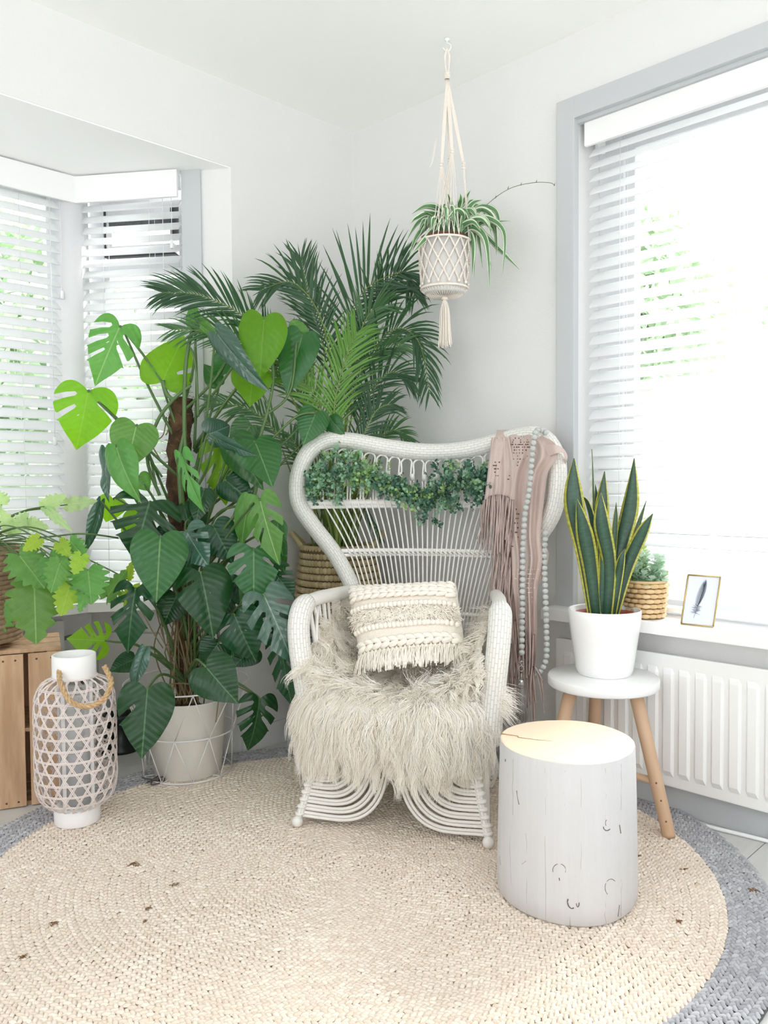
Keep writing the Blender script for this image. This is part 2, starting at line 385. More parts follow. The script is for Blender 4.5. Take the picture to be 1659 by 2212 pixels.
# ------------------------------------------------------------------ venetian blinds, one object per slat
def blind(label, O, D, N, L, ztop, zbot, off, pitch=.0415, valh=.10, cords=(.25, .75), tilt=R(45), group=None, n0=None, fas=None, val=(0, 0)):
    root = thing('venetian_blind', label, 'blind', O+N*off+UP*ztop, group)
    zs = ztop-valh
    MB().box(O+D*((L+val[0]-val[1])/2)+N*(off+.035)+UP*(ztop-valh/2), (L-val[0]-val[1], .014, valh), D, N, UP, bev=.004).build('valance', m_white, root)
    MB().box(O+D*((L)/2)+N*(off)+UP*(ztop-.03), (L-.02, .05, .05), D, N, UP, bev=.003).build('headrail', m_white, root)
    w = .050; m1 = MB(); nn = 6; P = []
    Dn = (N*math.cos(tilt)-UP*math.sin(tilt)).normalized(); Un = D.cross(Dn).normalized(); Un = Un if Un.z > 0 else -Un
    rows = []
    for (sgn) in (1, -1):
        for i in range(nn+1):
            t = -1+2*i/nn
            if sgn < 0: t = -t
            rows.append(Dn*(t*w/2)+Un*((1-t*t)*.0022+(.0015 if sgn > 0 else -.0015)))
    G = [[Vector(r_)-D*(L/2-.006) for r_ in rows], [Vector(r_)+D*(L/2-.006) for r_ in rows]]
    m1.grid(G, wrap=True); o = len(rows); m1.face(list(range(o))); m1.face([o+i for i in range(o)][::-1])
    me = m1.mesh('slat'); me.materials.append(m_slat)
    z = zs-.012; mid = O+D*(L/2)+N*off
    while z > zbot+.03:
        link('slat', me, root, mw=Matrix.Translation(mid+UP*z)); z -= pitch
    MB().box(mid+UP*(zbot+.012), (L-.012, .05, .016), D, N, UP, bev=.004).build('bottom_rail', m_white, root)
    for c in cords:
        for dn in (-.024, .024):
            MB().tube([O+D*(L*c)+N*(off+dn)+UP*(ztop-.02), O+D*(L*c)+N*(off+dn)+UP*(zbot+.02)], .0009, 4).build('ladder_cord', m_cord, root)
    return root
vb = blind('narrow white slatted blind on the angled bay window beside the grey post', B1, D1, N1, LEN1-.195, 2.195, .60, .0, cords=(.28, .72), val=(0, 0))
for (t, zz) in ((.40, 1.93), (.365, 1.55)):
    cdp = MB().tube([bay(t, .03, 2.1), bay(t, .032, zz)], .0012, 4).build('pull_cord', m_cord, vb)
    MB().lathe([(.002, .03), (.006, .028), (.007, 0), (.004, -.002)], bay(t, .032, zz-.02), 10).build('cord_knob', m_white, cdp)
vb2 = blind('wide white slatted blind on the front bay window, far left', B1, D2, N2, 1.6, 2.195, .60, .0, cords=(.14, .5, .86))
for t, zz in ((.075, 1.75), (.115, 1.2)):
    MB().tube([B1+D2*t+N2*.03+UP*2.1, B1+D2*t+N2*.032+UP*zz], .0012, 4).build('pull_cord', m_cord, vb2)
    MB().lathe([(.002, .03), (.006, .028), (.007, 0), (.004, -.002)], B1+D2*t+N2*.032+UP*(zz-.02), 10).build('cord_knob', m_white, vb2)
OR = Vector((CX, WY1-.02, 0)); DR = Vector((0, -1, 0)); NR = Vector((-1, 0, 0))
vb3 = blind('large white slatted blind in the grey framed right window', OR, DR, NR, 2.7, WZ1-.012, .612, -.055, valh=.078, cords=(.045, .24, .5, .75, .95), val=(0, .0))
MB().box((CX+.105, WY1-.028, WZ1-.05), (.05, .012, .07), bev=.003).build('end_bracket', m_white, vb3)

# ------------------------------------------------------------------ radiator under the right sill
rad = thing('radiator', 'white ribbed panel radiator on the right wall below the window sill', 'radiator', (2.35, .1, .09))
ry0, ry1, rz0, rz1 = -1.1, 1.50, .095, .50
m_rad = M('radiator_enamel', (.945, .945, .94), .35)
MB().box((2.342, (ry0+ry1)/2, (rz0+rz1)/2), (.012, ry1-ry0, rz1-rz0), bev=.005).build('panel', m_rad, rad)
MB().box((2.378, (ry0+ry1)/2, (rz0+rz1)/2-.01), (.012, ry1-ry0-.04, rz1-rz0-.04), bev=.004).build('rear_panel', m_rad, rad)
for i in range(14):
    MB().box((2.362, ry0+.1+i*.19, rz1-.012), (.045, .012, .006)).build('top_bracket', m_rad, rad)
mr = MB(); h = rz1-rz0-.07
pr = [(-.5, .0), (-.5, .012), (.5, .012), (.5, 0)]
G = []
for zz, sc, ot in ((-h/2, .9, 0), (-h/2+.018, 1, .009), (h/2-.018, 1, .009), (h/2, .9, 0)):
    G.append([Vector((-0.0005, -.019*sc, zz)), Vector((-ot, -.012*sc, zz)), Vector((-ot, .012*sc, zz)), Vector((-.0005, .019*sc, zz))])
mr.grid(G, smooth=False); me = mr.mesh('rib'); me.materials.append(m_rad)
y = ry1-.05
while y > ry0+.03:
    link('rib', me, rad, mw=Matrix.Translation((2.3365, y, (rz0+rz1)/2-.004))); y -= .05
MB().tube([(2.35, 1.46, .10), (2.35, 1.46, .0)], .009, 10).build('pipe', m_rad, rad)
# cable along the foot of the right wall
cab = MB().tube(smooth([on(1448, 1762, 2, .008), on(1520, 1783, 2, .008), on(1600, 1802, 2, .008), on(1680, 1822, 2, .008), on(1800, 1850, 2, .008)], 6), .006, 8).build('cable', m_white, None, label='white cable lying on the floor along the right wall', cat='cable')

# bay radiator and pipe elbow
br_ = thing('bay_radiator', 'white radiator panel end in the bay behind the wooden crate', 'radiator', (1.0, 2.93, .1))
rr_ = on(135, 1390, 1, 3.03)
MB().box(((rr_.x+.1)/2, 3.032, .32), (rr_.x-.1, .046, .39), bev=.008).build('panel', m_rad, br_)
pj = smooth([Vector((rr_.x, 3.03, .44)), Vector((rr_.x+.05, 3.03, .445)), Vector((rr_.x+.075, 3.03, .42)), Vector((rr_.x+.075, 3.03, .34)), Vector((rr_.x+.075, 3.03, .0))], 6)
MB().tube(pj, .008, 8).build('pipe', M('dull_metal', (.55, .55, .55), .4, metal=.6), br_)
MB().tube([Vector((rr_.x+.06, 3.03, .22)), Vector((rr_.x+.09, 3.03, .22))], .014, 10).build('valve', m_white, br_)

# ================================================================== OUTDOORS
te = MB().box((-3.0, -9.2, -.06), (30, 13, .05)); te.box((-9.2, 3.8, -.06), (13, 13, .05)); struct(te, 'bounce_ground', M('bounce_paving', (.93, .93, .92), .9))  # unseen pale ground, added to bounce daylight up onto the ceiling
gr = MB().box((12.7, 7, -.75), (20, 30, .05)); gr.box((0, 12.7, -.75), (30, 18, .05)); struct(gr, 'ground_outside', M('paving_outside', (.80, .80, .78), .9, var=(.70, .71, .68), vs=3))
m_ofol = M('outdoor_leaves', (.83, .89, .78), .7, vcol=(.71, .80, .67), trans=.4)
m_bark = M('bark', (.72, .71, .69), .9, var=(.62, .61, .59), vs=9)
def tree(loc, hgt, rad, n, label, leafsz=.09, low=.3):
    root = thing('tree', label, 'tree', loc, None); loc = Vector(loc)
    tr = MB().tube([loc, loc+Vector((.05, .02, hgt*.45)), loc+Vector((0, .06, hgt*.8))], [.09, .07, .03], 8)
    for k in range(6):
        a = random.uniform(0, 6.28); z = hgt*random.uniform(.35, .7)
        tr.tube([loc+Vector((0, 0, z)), loc+Vector((math.cos(a)*rad*.4, math.sin(a)*rad*.4, z+.3)), loc+Vector((math.cos(a)*rad*.8, math.sin(a)*rad*.8, z+.5))], [.035, .025, .01], 5)
    tr.build('trunk', m_bark, root)
    d = RNG.normal(size=(n, 3)); d /= np.linalg.norm(d, axis=1)[:, None]; rr = RNG.random(n)**.4
    cl = np.floor(RNG.random(n)*40).astype(int); cc = RNG.normal(size=(40, 3)); cc /= np.linalg.norm(cc, axis=1)[:, None]; cc *= (RNG.random(40)**.5)[:, None]
    c = np.array(loc)+np.array([0, 0, hgt*(low+1)/2])+(cc[cl]*.75+d*rr[:, None]*.35)*np.array([rad, rad, hgt*(1-low)/2])
    a = RNG.normal(size=(n, 3)); a /= np.linalg.norm(a, axis=1)[:, None]; b = np.cross(a, RNG.normal(size=(n, 3))); b /= np.linalg.norm(b, axis=1)[:, None]
    s = leafsz*(.6+RNG.random(n))[:, None]
    V = np.stack([c-a*s, c+b*s*.45, c+a*s, c-b*s*.45], 1).reshape(-1, 3); F = np.arange(4*n).reshape(-1, 4)
    np_mesh('foliage', V, F, m_ofol, root, smooth=False, kind='stuff')
tree((2.1, 6.6, -.72), 4.3, 1.3, 5000, 'pale leafy tree outside the bay, seen through its front blind')
tree((4.2, 7.7, -.72), 4.6, 1.5, 5000, 'green bush-like tree outside, seen through the narrow angled blind', low=.1)
tree((9.8, 5.1, -.72), 5.6, 1.6, 6000, 'pale tree outside behind the upper left of the right window', low=.45)
tree((12.6, 3.2, -.72), 6.2, 1.6, 5000, 'pale tree outside toward the right edge of the right window', low=.5)
# parked car seen through the right blind
car = thing('car', 'pale parked car outside, its dark windows showing through the right blind', 'car', (7.2, 3.1, -.72))
prof = [(-2.1, .3), (-2.12, .75), (-1.6, .95), (-.9, 1.0), (-.45, 1.42), (1.0, 1.45), (1.7, 1.0), (2.1, .9), (2.15, .3)]
XC = Vector((.12, -1, 0)).normalized(); YC = Vector((1, .12, 0)).normalized()
cc = Vector((7.4, 3.0, -.72))
MB().poly_extrude(prof, -.85, .85, XC, UP, YC, cc).build('body', M('car_paint', (.85, .86, .88), .3), car)
for (a, b) in (((-.85, 1.03), (.15, 1.03)), ((.22, 1.03), (1.35, 1.03))):
    q = [(a[0], 1.03), (b[0], 1.03), (b[0]-(.25 if b[0] > 1 else 0), 1.36), (a[0]+(.35 if a[0] < 0 else 0), 1.36)]
    MB().poly_extrude(q, -.87, -.845, XC, UP, YC, cc).build('window', M('car_glass', (.35, .37, .42), .2), car)
for t in (-1.3, 1.35):
    MB().lathe([(.02, -.1), (.31, -.1), (.32, 0), (.31, .1), (.02, .1)], cc+XC*t-YC*.83+UP*.32, 24, XC, UP, YC).build('wheel', M('tyre', (.2, .2, .2), .7), car)
# ================================================================== RUG: every braid stitch is a lump of its own
rug = thing('round_rug', 'large round braided jute rug with a grey outer border under the rattan chair', 'rug', (1.437, 1.572, 0))
m_jute = M('jute', (.94, .90, .85), .9, vcol=(.87, .81, .745), var=(.90, .855, .80), vs=5)
m_juteg = M('grey_jute', (.74, .74, .755), .9, vcol=(.62, .62, .64))
RC = np.array([1.437, 1.572]); T0 = math.atan2(-.71, .704)
def rad_beige(th): return .905+.048*np.cos(2*(th-T0))
def stitches(k0, k1, NR=48):
    C_ = []; A_ = []; S_ = []
    for k in range(k0, k1):
        f_ = (k+.5)/NR; r0 = .905*f_; n = max(6, int(2*math.pi*r0/.0150))
        for lane in (0, 1):
            th = 2*math.pi*(np.arange(n)+.5*lane)/n+k*.37
            rr = f_*rad_beige(th)+(lane-.5)*.0088+RNG.normal(0, .0006, n)
            C_.append(np.stack([RC[0]+rr*np.cos(th), RC[1]+rr*np.sin(th), .0115+RNG.normal(0, .0008, n)], 1))
            A_.append(th+math.pi/2+(.62 if lane else -.62)+RNG.normal(0, .10, n)); S_.append(.95+RNG.random(n)*.2)
    return np.concatenate(C_), np.concatenate(A_), np.concatenate(S_)
def stitch_mesh(name, mat, k0, k1):
    c, a, s = stitches(k0, k1); n = len(c)
    tv = []; nb = 6
    for (x, rr, z) in ((-.0098, .0014, .0005), (-.0045, .0043, .0008), (.0045, .0043, .0008), (.0098, .0014, .0005)):
        for j in range(4): t = math.pi*j/3; tv.append((x, rr*1.15*math.cos(t), z+rr*1.0*math.sin(t)))
    tv = np.array(tv); fq = [(i*4+j, i*4+j+1, i*4+5+j, i*4+4+j) for i in range(3) for j in range(3)]
    ca, sa = np.cos(a)[:, None], np.sin(a)[:, None]
    x = tv[None, :, 0]*s[:, None]; y = tv[None, :, 1]*s[:, None]; z = np.broadcast_to(tv[None, :, 2], x.shape)
    V = np.stack([c[:, 0:1]+x*ca-y*sa, c[:, 1:2]+x*sa+y*ca, c[:, 2:3]+z*1.15], 2).reshape(-1, 3)
    F = (np.array(fq)[None]+(np.arange(n)*16)[:, None, None]).reshape(-1, 4)
    np_mesh(name, V, F[:, ::-1], mat, rug, kind='stuff')
stitch_mesh('jute_braid', m_jute, 0, 48); stitch_mesh('grey_border_braid', m_juteg, 48, 54)
for nm, f0, f1, mt in (('rug_backing', 0, 1.0, M('jute_dark', (.74, .66, .57), .95)), ('border_backing', 1.0, 1.125, M('grey_dark', (.36, .36, .37), .95))):
    G = []
    for f_ in ([f0, f1] if f0 else [0.001, .5, 1.0]):
        G.append([Vector((RC[0]+f_*rad_beige(t)*math.cos(t), RC[1]+f_*rad_beige(t)*math.sin(t), .011)) for t in np.linspace(0, 2*math.pi, 97)])
    if f0: G = [[Vector((p.x, p.y, .011)) for p in G[0]], G[1], [Vector((p.x, p.y, .001)) for p in G[1]]]
    MB().grid(G).build(nm, mt, rug)
def loose(px, py, s):
    c = on(px, py, 2, .017); mb = MB()
    for i in range(int(14*s)):
        a = random.uniform(0, 6.28); L = random.uniform(.006, .014)*s; d = Vector((math.cos(a), math.sin(a), random.uniform(0, .5)))*L
        q = c+Vector((random.gauss(0, .005), random.gauss(0, .005), 0))*s; mb.tube([q-d*.5, q+d*.2+UP*.002, q+d*.5], .0008, 4)
    mb.build('loose_fibre', M('dark_fibre', (.50, .36, .22), .9), rug)
for t in ((285, 1869, 1.4), (377, 1912, .8), (323, 1962, .8), (114, 1996, .9), (50, 2068, .8), (314, 1990, .6), (1378, 1848, .7), (1466, 1990, .8), (1478, 1878, .6), (1628, 1925, 1.1)): loose(*t)

# ================================================================== RATTAN CHAIR
FL = .016                                  # top of the rug
chair = thing('rattan_armchair', 'white high-backed rattan armchair with flared wings and looped base', 'armchair', (1.87, 1.73, 0))
def crod(pts, name, r=.0055, n=8, mat=m_rattan, par=chair, seg=8, **k): return MB().tube(smooth(pts, n), r, seg).build(name, mat, par, **k)
# thick woven outline of the back (across, up)
HB = [(-.20, .47), (-.245, .60), (-.272, .68), (-.325, .78), (-.395, .88), (-.438, .955), (-.447, 1.03), (-.435, 1.10), (-.405, 1.155), (-.355, 1.182), (-.28, 1.178), (-.16, 1.155), (-.02, 1.137), (.12, 1.142), (.25, 1.168), (.35, 1.185), (.405, 1.165), (.438, 1.11), (.445, 1.03), (.432, .94), (.395, .87), (.33, .785), (.275, .69), (.245, .60), (.20, .47)]
pts = smooth([bk(u, z) for u, z in HB], 7)
rr = [.0265+.005*math.sin(math.pi*i/(len(pts)-1)) for i in range(len(pts))]
MB().tube(pts, rr, 20).build('back_frame', m_weave, chair)
def frame_u(z, sgn):       # where the outline crosses height z
    best = None; P = [(HB[i], HB[i+1]) for i in range(len(HB)-1)]
    c = [a[0]+(b[0]-a[0])*(z-a[1])/(b[1]-a[1]) for a, b in P if (a[1]-z)*(b[1]-z) <= 0 and abs(a[1]-b[1]) > 1e-6]
    c = [x for x in c if x*sgn > 0]; return (max(c) if sgn > 0 else min(c)) if c else None
def rail(z, r, name, drop=0, mat=m_rattan, seg=10):
    a, b = frame_u(z, -1), frame_u(z, 1)
    crod([bk(a+(b-a)*t, z-drop*math.sin(math.pi*t)) for t in np.linspace(0, 1, 9)], name, r, 4, mat, seg=seg)
rail(.960, .0115, 'upper_rail', 0); rail(.945, .0065, 'upper_rail', 0)
rail(.790, .008, 'middle_rail', 0); rail(.775, .006, 'middle_rail', 0)
rail(.575, .009, 'lower_rail', 0)
# fan of thin rods
NS = 34
for i in range(NS):
    t = -1+2*(i+.5)/NS
    crod([bk(.185*t, .45, .0), bk(.215*t, .58, .006), bk(.285*t, .79, .008), bk(.372*t, .955, .010), bk(.378*t, .975, .008)], 'back_rod', .0031, 5, seg=6)
# wrapped knots where the rods cross the middle rail
for i in range(NS):
    t = -1+2*(i+.5)/NS
    if i % 1 == 0:
        c = bk(.282*t, .783, .004); crod([c-WD*.008+UP*.006, c-BD*.010, c+WD*.008-UP*.006], 'wrapping', .0035, 3, seg=6)
# row of small arches between the upper rail and the top of the frame
na = 17; a0, a1 = -.372, .36
def topz(u):
    for i in range(9, 15):
        if HB[i][0] <= u <= HB[i+1][0]: return HB[i][1]+(HB[i+1][1]-HB[i][1])*(u-HB[i][0])/(HB[i+1][0]-HB[i][0])
    return 1.155
for i in range(na):
    u0 = a0+(a1-a0)*i/na; u1 = a0+(a1-a0)*(i+1)/na; um = (u0+u1)/2; zt = topz(um)-.030; g = .0045
    hw = (u1-u0)/2-.003
    crod([bk(u0+g, .965, .004), bk(um-hw*.88, zt-.05, .004)]+[bk(um-hw*math.cos(a), zt-hw+hw*math.sin(a), .004) for a in np.linspace(0, math.pi, 7)]+[bk(um+hw*.88, zt-.05, .004), bk(u1-g, .965, .004)], 'arch', .0036, 4, seg=6)
    c = bk(u0, zt-.062, .004); MB().tube([c-UP*.012, c+UP*.012], .0088, 8).build('binding', m_rattan, chair)
# arms
def arm(s):
    u = .292*s
    P = [ch(u*.93, .06, .28), ch(u*.97, .045, .40), ch(u*1.02, .035, .53), ch(u*1.04, .045, .61), ch(u*1.03, .085, .655), ch(u*.99, .15, .665), ch(u*.94, .27, .662), ch(u*.82, .45, .655)]
    pp = smooth(P, 8); n = len(pp); mb = MB()
    rr = [.034 if i < n*.55 else .034-.012*min(1, (i-n*.55)/(n*.12)) for i in range(n)]
    mb.tube(pp[:int(n*.64)], rr[:int(n*.64)], 20, flat=1.0); mb.build('armrest', m_weave, chair)
    MB().tube(pp[int(n*.60):], .022, 14).build('arm_rail', m_rattan, chair)
    for k in range(9):
        t = (k+.7)/9.5; b = .075+.35*t
        crod([ch(u*.88, b, .38), ch(u*.93, b+.003, .52), ch(u*(.995-.12*t*t), b+.004, .65-.012*(k < 1))], 'arm_rod', .0055 if k % 3 else .0075, 4, seg=6)
    crod([ch(u*.90, .10, .42), ch(u*.93, .11, .55), ch(u*.97, .155, .64)], 'arm_rod', .006, 4)
arm(-1); arm(1)
# seat frame and woven seat
sf = [ch(-.25, .07, .365), ch(-.23, .02, .365), ch(0, .0, .365), ch(.23, .02, .365), ch(.25, .07, .365), ch(.25, .40, .365), ch(.2, .48, .365), ch(-.2, .48, .365), ch(-.25, .40, .365)]
MB().tube(smooth(sf, 6, True), .017, 12, closed=True).build('seat_frame', m_weave, chair)
G = [[ch((-.25+.02*b/.48)*(1-2*t), b, .37-.015*math.sin(math.pi*t)) for t in np.linspace(0, 1, 9)] for b in np.linspace(.0, .48, 7)]
MB().grid(G).build('woven_seat', m_weave, chair)
# side posts of the base: they flare outwards towards the floor
def post(u, b, du, db, par=chair):
    crod([ch(u, b, .41), ch(u*1.0, b, .28), ch(u+du*.35, b+db*.35, .16), ch(u+du, b+db, FL+.022)], 'leg', .012, 6, m_weave, par, seg=10)
    c = ch(u+du, b+db-(.012 if db < 0 else -.012), FL+.0165); MB().ball(c, .0165, 12, 8).build('foot', m_rattan, par)
LG = {}
for sx in (-1, 1):
    post(.232*sx, .015, .050*sx, -.045); post(.20*sx, .45, .045*sx, .03)
def legpt(sx, front, z):
    t = max(0, min(1, (.41-z)/(.41-.04)));  f_ = max(0, (t-.35)/.65)**1.2
    if front: return ch((.232+.050*f_)*sx, .015-.045*f_, z)
    return ch((.20+.045*f_)*sx, .45+.03*f_, z)
# nested loops of rod: front, back and both sides
def loops(p_top, p_leg, nm='base_loop', nl=9):
    """p_top(k) : point under the seat, p_leg(z): point on the leg"""
    for k in range(nl):
        zl = .052+.0205*k; zt = .365
        for dd in (-.0052, .0052):
            T = p_top(k/(nl-1)); Q = p_leg(zl+dd*.9)
            T = T+(Q-T)*(dd*3.2)
            P = []
            for a in np.linspace(0, 1, 10):
                w = math.sin(a*math.pi/2); v = math.cos(a*math.pi/2)
                x = 1-v**.62 if v > 0 else 1; y_ = w**.62
                h = Q.z+(1-y_)*min(.22, (zt-Q.z)); 
                if a == 0: h = zt
                P.append(Vector((T.x+(Q.x-T.x)*x, T.y+(Q.y-T.y)*x, h-(0.020*math.sin(math.pi*a**1.5)*(1-k/nl)) if a > 0 else h)))
            P.insert(1, Vector((T.x, T.y, Q.z+.23 if Q.z+.23 < zt else zt-.01)))
            crod(P, nm, .0050, 3, seg=6)
for sx in (-1, 1):
    loops(lambda t, sx=sx: ch((.020+.165*t)*sx, .0, .4), lambda z, sx=sx: legpt(sx, True, z))
    loops(lambda t, sx=sx: ch((.020+.13*t)*sx, .46, .4), lambda z, sx=sx: legpt(sx, False, z), nl=6)
    loops(lambda t, sx=sx: ch(.245*sx, .225-.13*t, .4), lambda z, sx=sx: legpt(sx, True, z), nl=7)
    loops(lambda t, sx=sx: ch(.235*sx, .255+.13*t, .4), lambda z, sx=sx: legpt(sx, False, z), nl=7)
    for k in range(9):                                            # cane bindings on the front legs
        c = legpt(sx, True, .052+.0205*k); MB().ball(c, .0155, 8, 6, (1, 1, .45)).build('binding', m_rattan, chair)
    q0, q1 = ch(-.02*sx, .0, .235), ch(.225*sx, .01, .235)
crod([legpt(-1, True, .245), ch(0, .0, .245), legpt(1, True, .245)], 'cross_rail', .008, 6)
crod([legpt(-1, True, .24), ch(-.215, .2, .24), legpt(-1, False, .24)], 'cross_rail', .008, 6)
crod([legpt(1, True, .24), ch(.215, .2, .24), legpt(1, False, .24)], 'cross_rail', .008, 6)

# ================================================================== SHEEPSKIN
fur = thing('sheepskin', 'long-haired cream sheepskin draped over the seat and front of the rattan chair', 'sheepskin', tuple(ch(0, .1, .43)))
def catm(xs, t):
    n = len(xs)-1; f_ = min(max(t, 0), .99999)*n; i = int(f_); q = f_-i
    p = [xs[max(0, min(n, i+j-1))] for j in range(4)]
    return .5*((2*p[1])+(p[2]-p[0])*q+(2*p[0]-5*p[1]+4*p[2]-p[3])*q*q+(3*p[1]-p[0]-3*p[2]+p[3])*q**3)
bT = [.43, .33, .22, .10, 0.0, -.065, -.085, -.085, -.07]
zT = [.455, .425, .395, .385, .405, .395, .365, .33, .285]
def furP(s, t):
    b = catm(bT, t); z = catm(zT, t); e = 2*s-1
    w = 1-max(0, min(1, (t-.30)/.28)); w = w*w*(3-2*w)
    ws = 1-max(0, min(1, (t-.45)/.2))
    half = .262+.02*min(1, max(0, (t-.35)/.3))
    u = e*half-.018
    rise = (.19 if e < 0 else .17)*abs(e)**3.2
    z += rise*w+(.035*abs(e)**2.2)*(ws-w)
    if t > .5: b += .13*abs(e)**3.5; z -= .03*abs(e)**3*(t-.5)*2
    z += .012*math.sin(9*s+5*t)*math.sin(7*t+2)
    return ch(u, b, z)
NG, MG = 34, 40
GP = [[furP(j/(MG-1), i/(NG-1)) for j in range(MG)] for i in range(NG)]
MB().grid(GP).build('hide', M('hide', (.94, .91, .86), .9), fur)
def fur_strands(N):
    GA = np.array([[tuple(p) for p in row] for row in GP])
    s = RNG.random(N)*(MG-1.001); t = RNG.random(N)**.9*(NG-1.001)
    j = s.astype(int); i = t.astype(int); fs = (s-j)[:, None]; ft = (t-i)[:, None]
    P = GA[i, j]*(1-fs)*(1-ft)+GA[i, j+1]*fs*(1-ft)+GA[i+1, j]*(1-fs)*ft+GA[i+1, j+1]*fs*ft
    du = GA[i, j+1]-GA[i, j]; dt = GA[i+1, j]-GA[i, j]
    nn = np.cross(du, dt); nn /= np.linalg.norm(nn, axis=1)[:, None]
    fwd = -np.array(BD); nn *= np.sign(nn@np.array([fwd[0]*.5, fwd[1]*.5, 1.0]))[:, None]
    dt /= np.linalg.norm(dt, axis=1)[:, None]; du /= np.linalg.norm(du, axis=1)[:, None]
    T = t/(NG-1); E_ = 2*s/(MG-1)-1
    # locks: strands share the curl of their lock
    nl = 900; lk_s = RNG.random(nl)*(MG-1); lk_t = RNG.random(nl)*(NG-1)
    lid = np.array([np.argmin((lk_s-a)**2+((lk_t-b)*1.0)**2) for a, b in zip(s, t)])
    ph = (RNG.random(nl)*6.28)[lid]+RNG.normal(0, .25, N); amp = (.005+RNG.random(nl)*.013)[lid]*(.85+.3*RNG.random(N)); ctr = np.zeros((nl, 3)); cn_ = np.zeros(nl); np.add.at(ctr, lid, P); np.add.at(cn_, lid, 1); ctr /= np.maximum(cn_, 1)[:, None]; pull = (ctr[lid]-P)*.85; fr = (5+RNG.random(nl)*7)[lid]
    tilt = RNG.normal(0, .33, (nl, 2))[lid]+RNG.normal(0, .10, (N, 2))
    LN = (.075+.045*RNG.random(nl))[lid]*(.75+.5*RNG.random(N))
    LN *= np.where(T > .55, 1.15, .85)
    front = np.clip((T-.42)/.2, 0, 1)[:, None]
    d0 = nn*(.42-.0*front)+dt*(.55+.25*front)+du*tilt[:, :1]+dt*tilt[:, 1:]*.6+du*(E_[:, None]*.35)
    d0 /= np.linalg.norm(d0, axis=1)[:, None]
    K = 6; side = np.cross(d0, np.array([0, 0, 1.])+1e-3); side /= np.linalg.norm(side, axis=1)[:, None]
    V = np.zeros((N, K+1, 3, 3)); p = P.copy(); w = (.00085+.0007*RNG.random(N))
    g = (.16+.30*front[:, 0]); d = d0.copy()
    V_ = []
    for k in range(K+1):
        wk = w*(1-.8*(k/K)**2); q = p+pull*(k/K)**1.3+side*(np.sin(ph+fr*k/K)*amp*(k/K)**.6)[:, None]+np.cross(side, d)*(np.cos(ph*1.7+fr*.8*k/K)*amp*.7*(k/K))[:, None]
        for a_ in range(3):
            th = 2.094*a_; V[:, k, a_] = q+side*(np.cos(th)*wk)[:, None]+np.cross(d, side)*(np.sin(th)*wk)[:, None]
        d = d+np.array([0, 0, -1.])*g[:, None]; d /= np.linalg.norm(d, axis=1)[:, None]; p = p+d*(LN/K)[:, None]
    F = []
    for k in range(K):
        for a_ in range(3):
            b_ = (a_+1) % 3; F.append((k*3+a_, k*3+b_, k*3+3+b_, k*3+3+a_))
    F = (np.array(F)[None]+(np.arange(N)*(K+1)*3)[:, None, None]).reshape(-1, 4)
    return V.reshape(-1, 3), F
fv, ff = fur_strands(26000)
m_fur = M('fur', (.997, .995, .99), .6, vcol=(.985, .968, .935), trans=.4)
np_mesh('hair', fv, ff, m_fur, fur, smooth=False, kind='stuff')

mb = MB()
for i in range(260):
    p = ch(random.uniform(.275, .30), random.uniform(.02, .10), random.uniform(.37, .44)); d = (WD*random.uniform(.5, 1)+UP*random.uniform(-.5, .45)-BD*random.uniform(-.1, .5)).normalized(); L = random.uniform(.04, .08)
    mb.tube([p, p+d*L*.5+UP*.003, p+d*L-UP*.012], [.0009, .0007, .0002], 3, cap=False, smooth=False)
mb.build('hair', m_fur, fur, kind='stuff')

# ================================================================== CUSHION
cu = thing('cushion', 'cream cushion with chunky braided rows and fringe on the rattan chair', 'cushion', tuple(ch(-.02, .36, .45)))
pc = at(874, 1362, 2.50)
tl, tr, bl, brr = at(752, 1272, 2.66), at(985, 1262, 2.56), at(782, 1448, 2.50), at(1008, 1422, 2.42)
CO = (tl+tr+bl+brr)/4; CXv = ((tr-tl)+(brr-bl))/2; CYv = ((tl-bl)+(tr-brr))/2
CW, CHh = CXv.length, CYv.length; CXn = CXv.normalized(); CYn = (CYv-CXn*CYv.dot(CXn)).normalized(); CN = CXn.cross(CYn).normalized()
if CN.dot(CAM-CO) < 0: CN = -CN
def cth(x, y): return .068*((1-min(1, abs(x))**3.2)*(1-min(1, abs(y))**3.2))**.55
def cpt(x, y, off=0, side=1):        # x, y in -1..1
    pin = 1+.03*abs(x*y)-.045*(1-abs(x))*abs(y)**3
    pw = 1+.0*x-.05*(1-y*y)*0
    sk = (tl+(tr-tl)*((x+1)/2))*((y+1)/2)+(bl+(brr-bl)*((x+1)/2))*((1-y)/2)
    sag = -.05*(1-x*x)*abs(y)**2*(1 if y > 0 else -.5)*CHh*.35
    return sk+CYn*sag+CN*(side*cth(x, y)+off)
n = 26
G = [[cpt(-1+2*j/n, -1+2*i/n) for j in range(n+1)] for i in range(n+1)]
G2 = [[cpt(-1+2*j/n, -1+2*i/n, 0, -1) for j in range(n+1)] for i in range(n+1)]
m_cot = M('cotton_cream', (.925, .895, .85), .9, bump=(260, .5)); m_braid = M('cotton_rope', (.945, .92, .88), .85, bump=(120, .3))
mb = MB().grid(G); mb.grid([r_[::-1] for r_ in G2]); mb.build('cover', m_cot, cu)
def chain(y0, name='braid', w=.0080, nst=13):
    mb = MB()
    for i in range(nst):
        x = -.96+1.92*(i+.5)/nst
        for sg in (-1, 1):
            a = cpt(x-.075, y0+sg*.078, .003); b = cpt(min(.985, x+.115), y0+sg*.012, .007); mid_ = cpt(x+.02, y0+sg*.060, .010)
            mb.tube(smooth([a, mid_, b], 3), [w*.55, w*.9, w, w, w*.9, w*.75, w*.5][:7], 6)
    return mb.build(name, m_braid, cu)
for y0 in (.91, .76, .61): chain(y0)
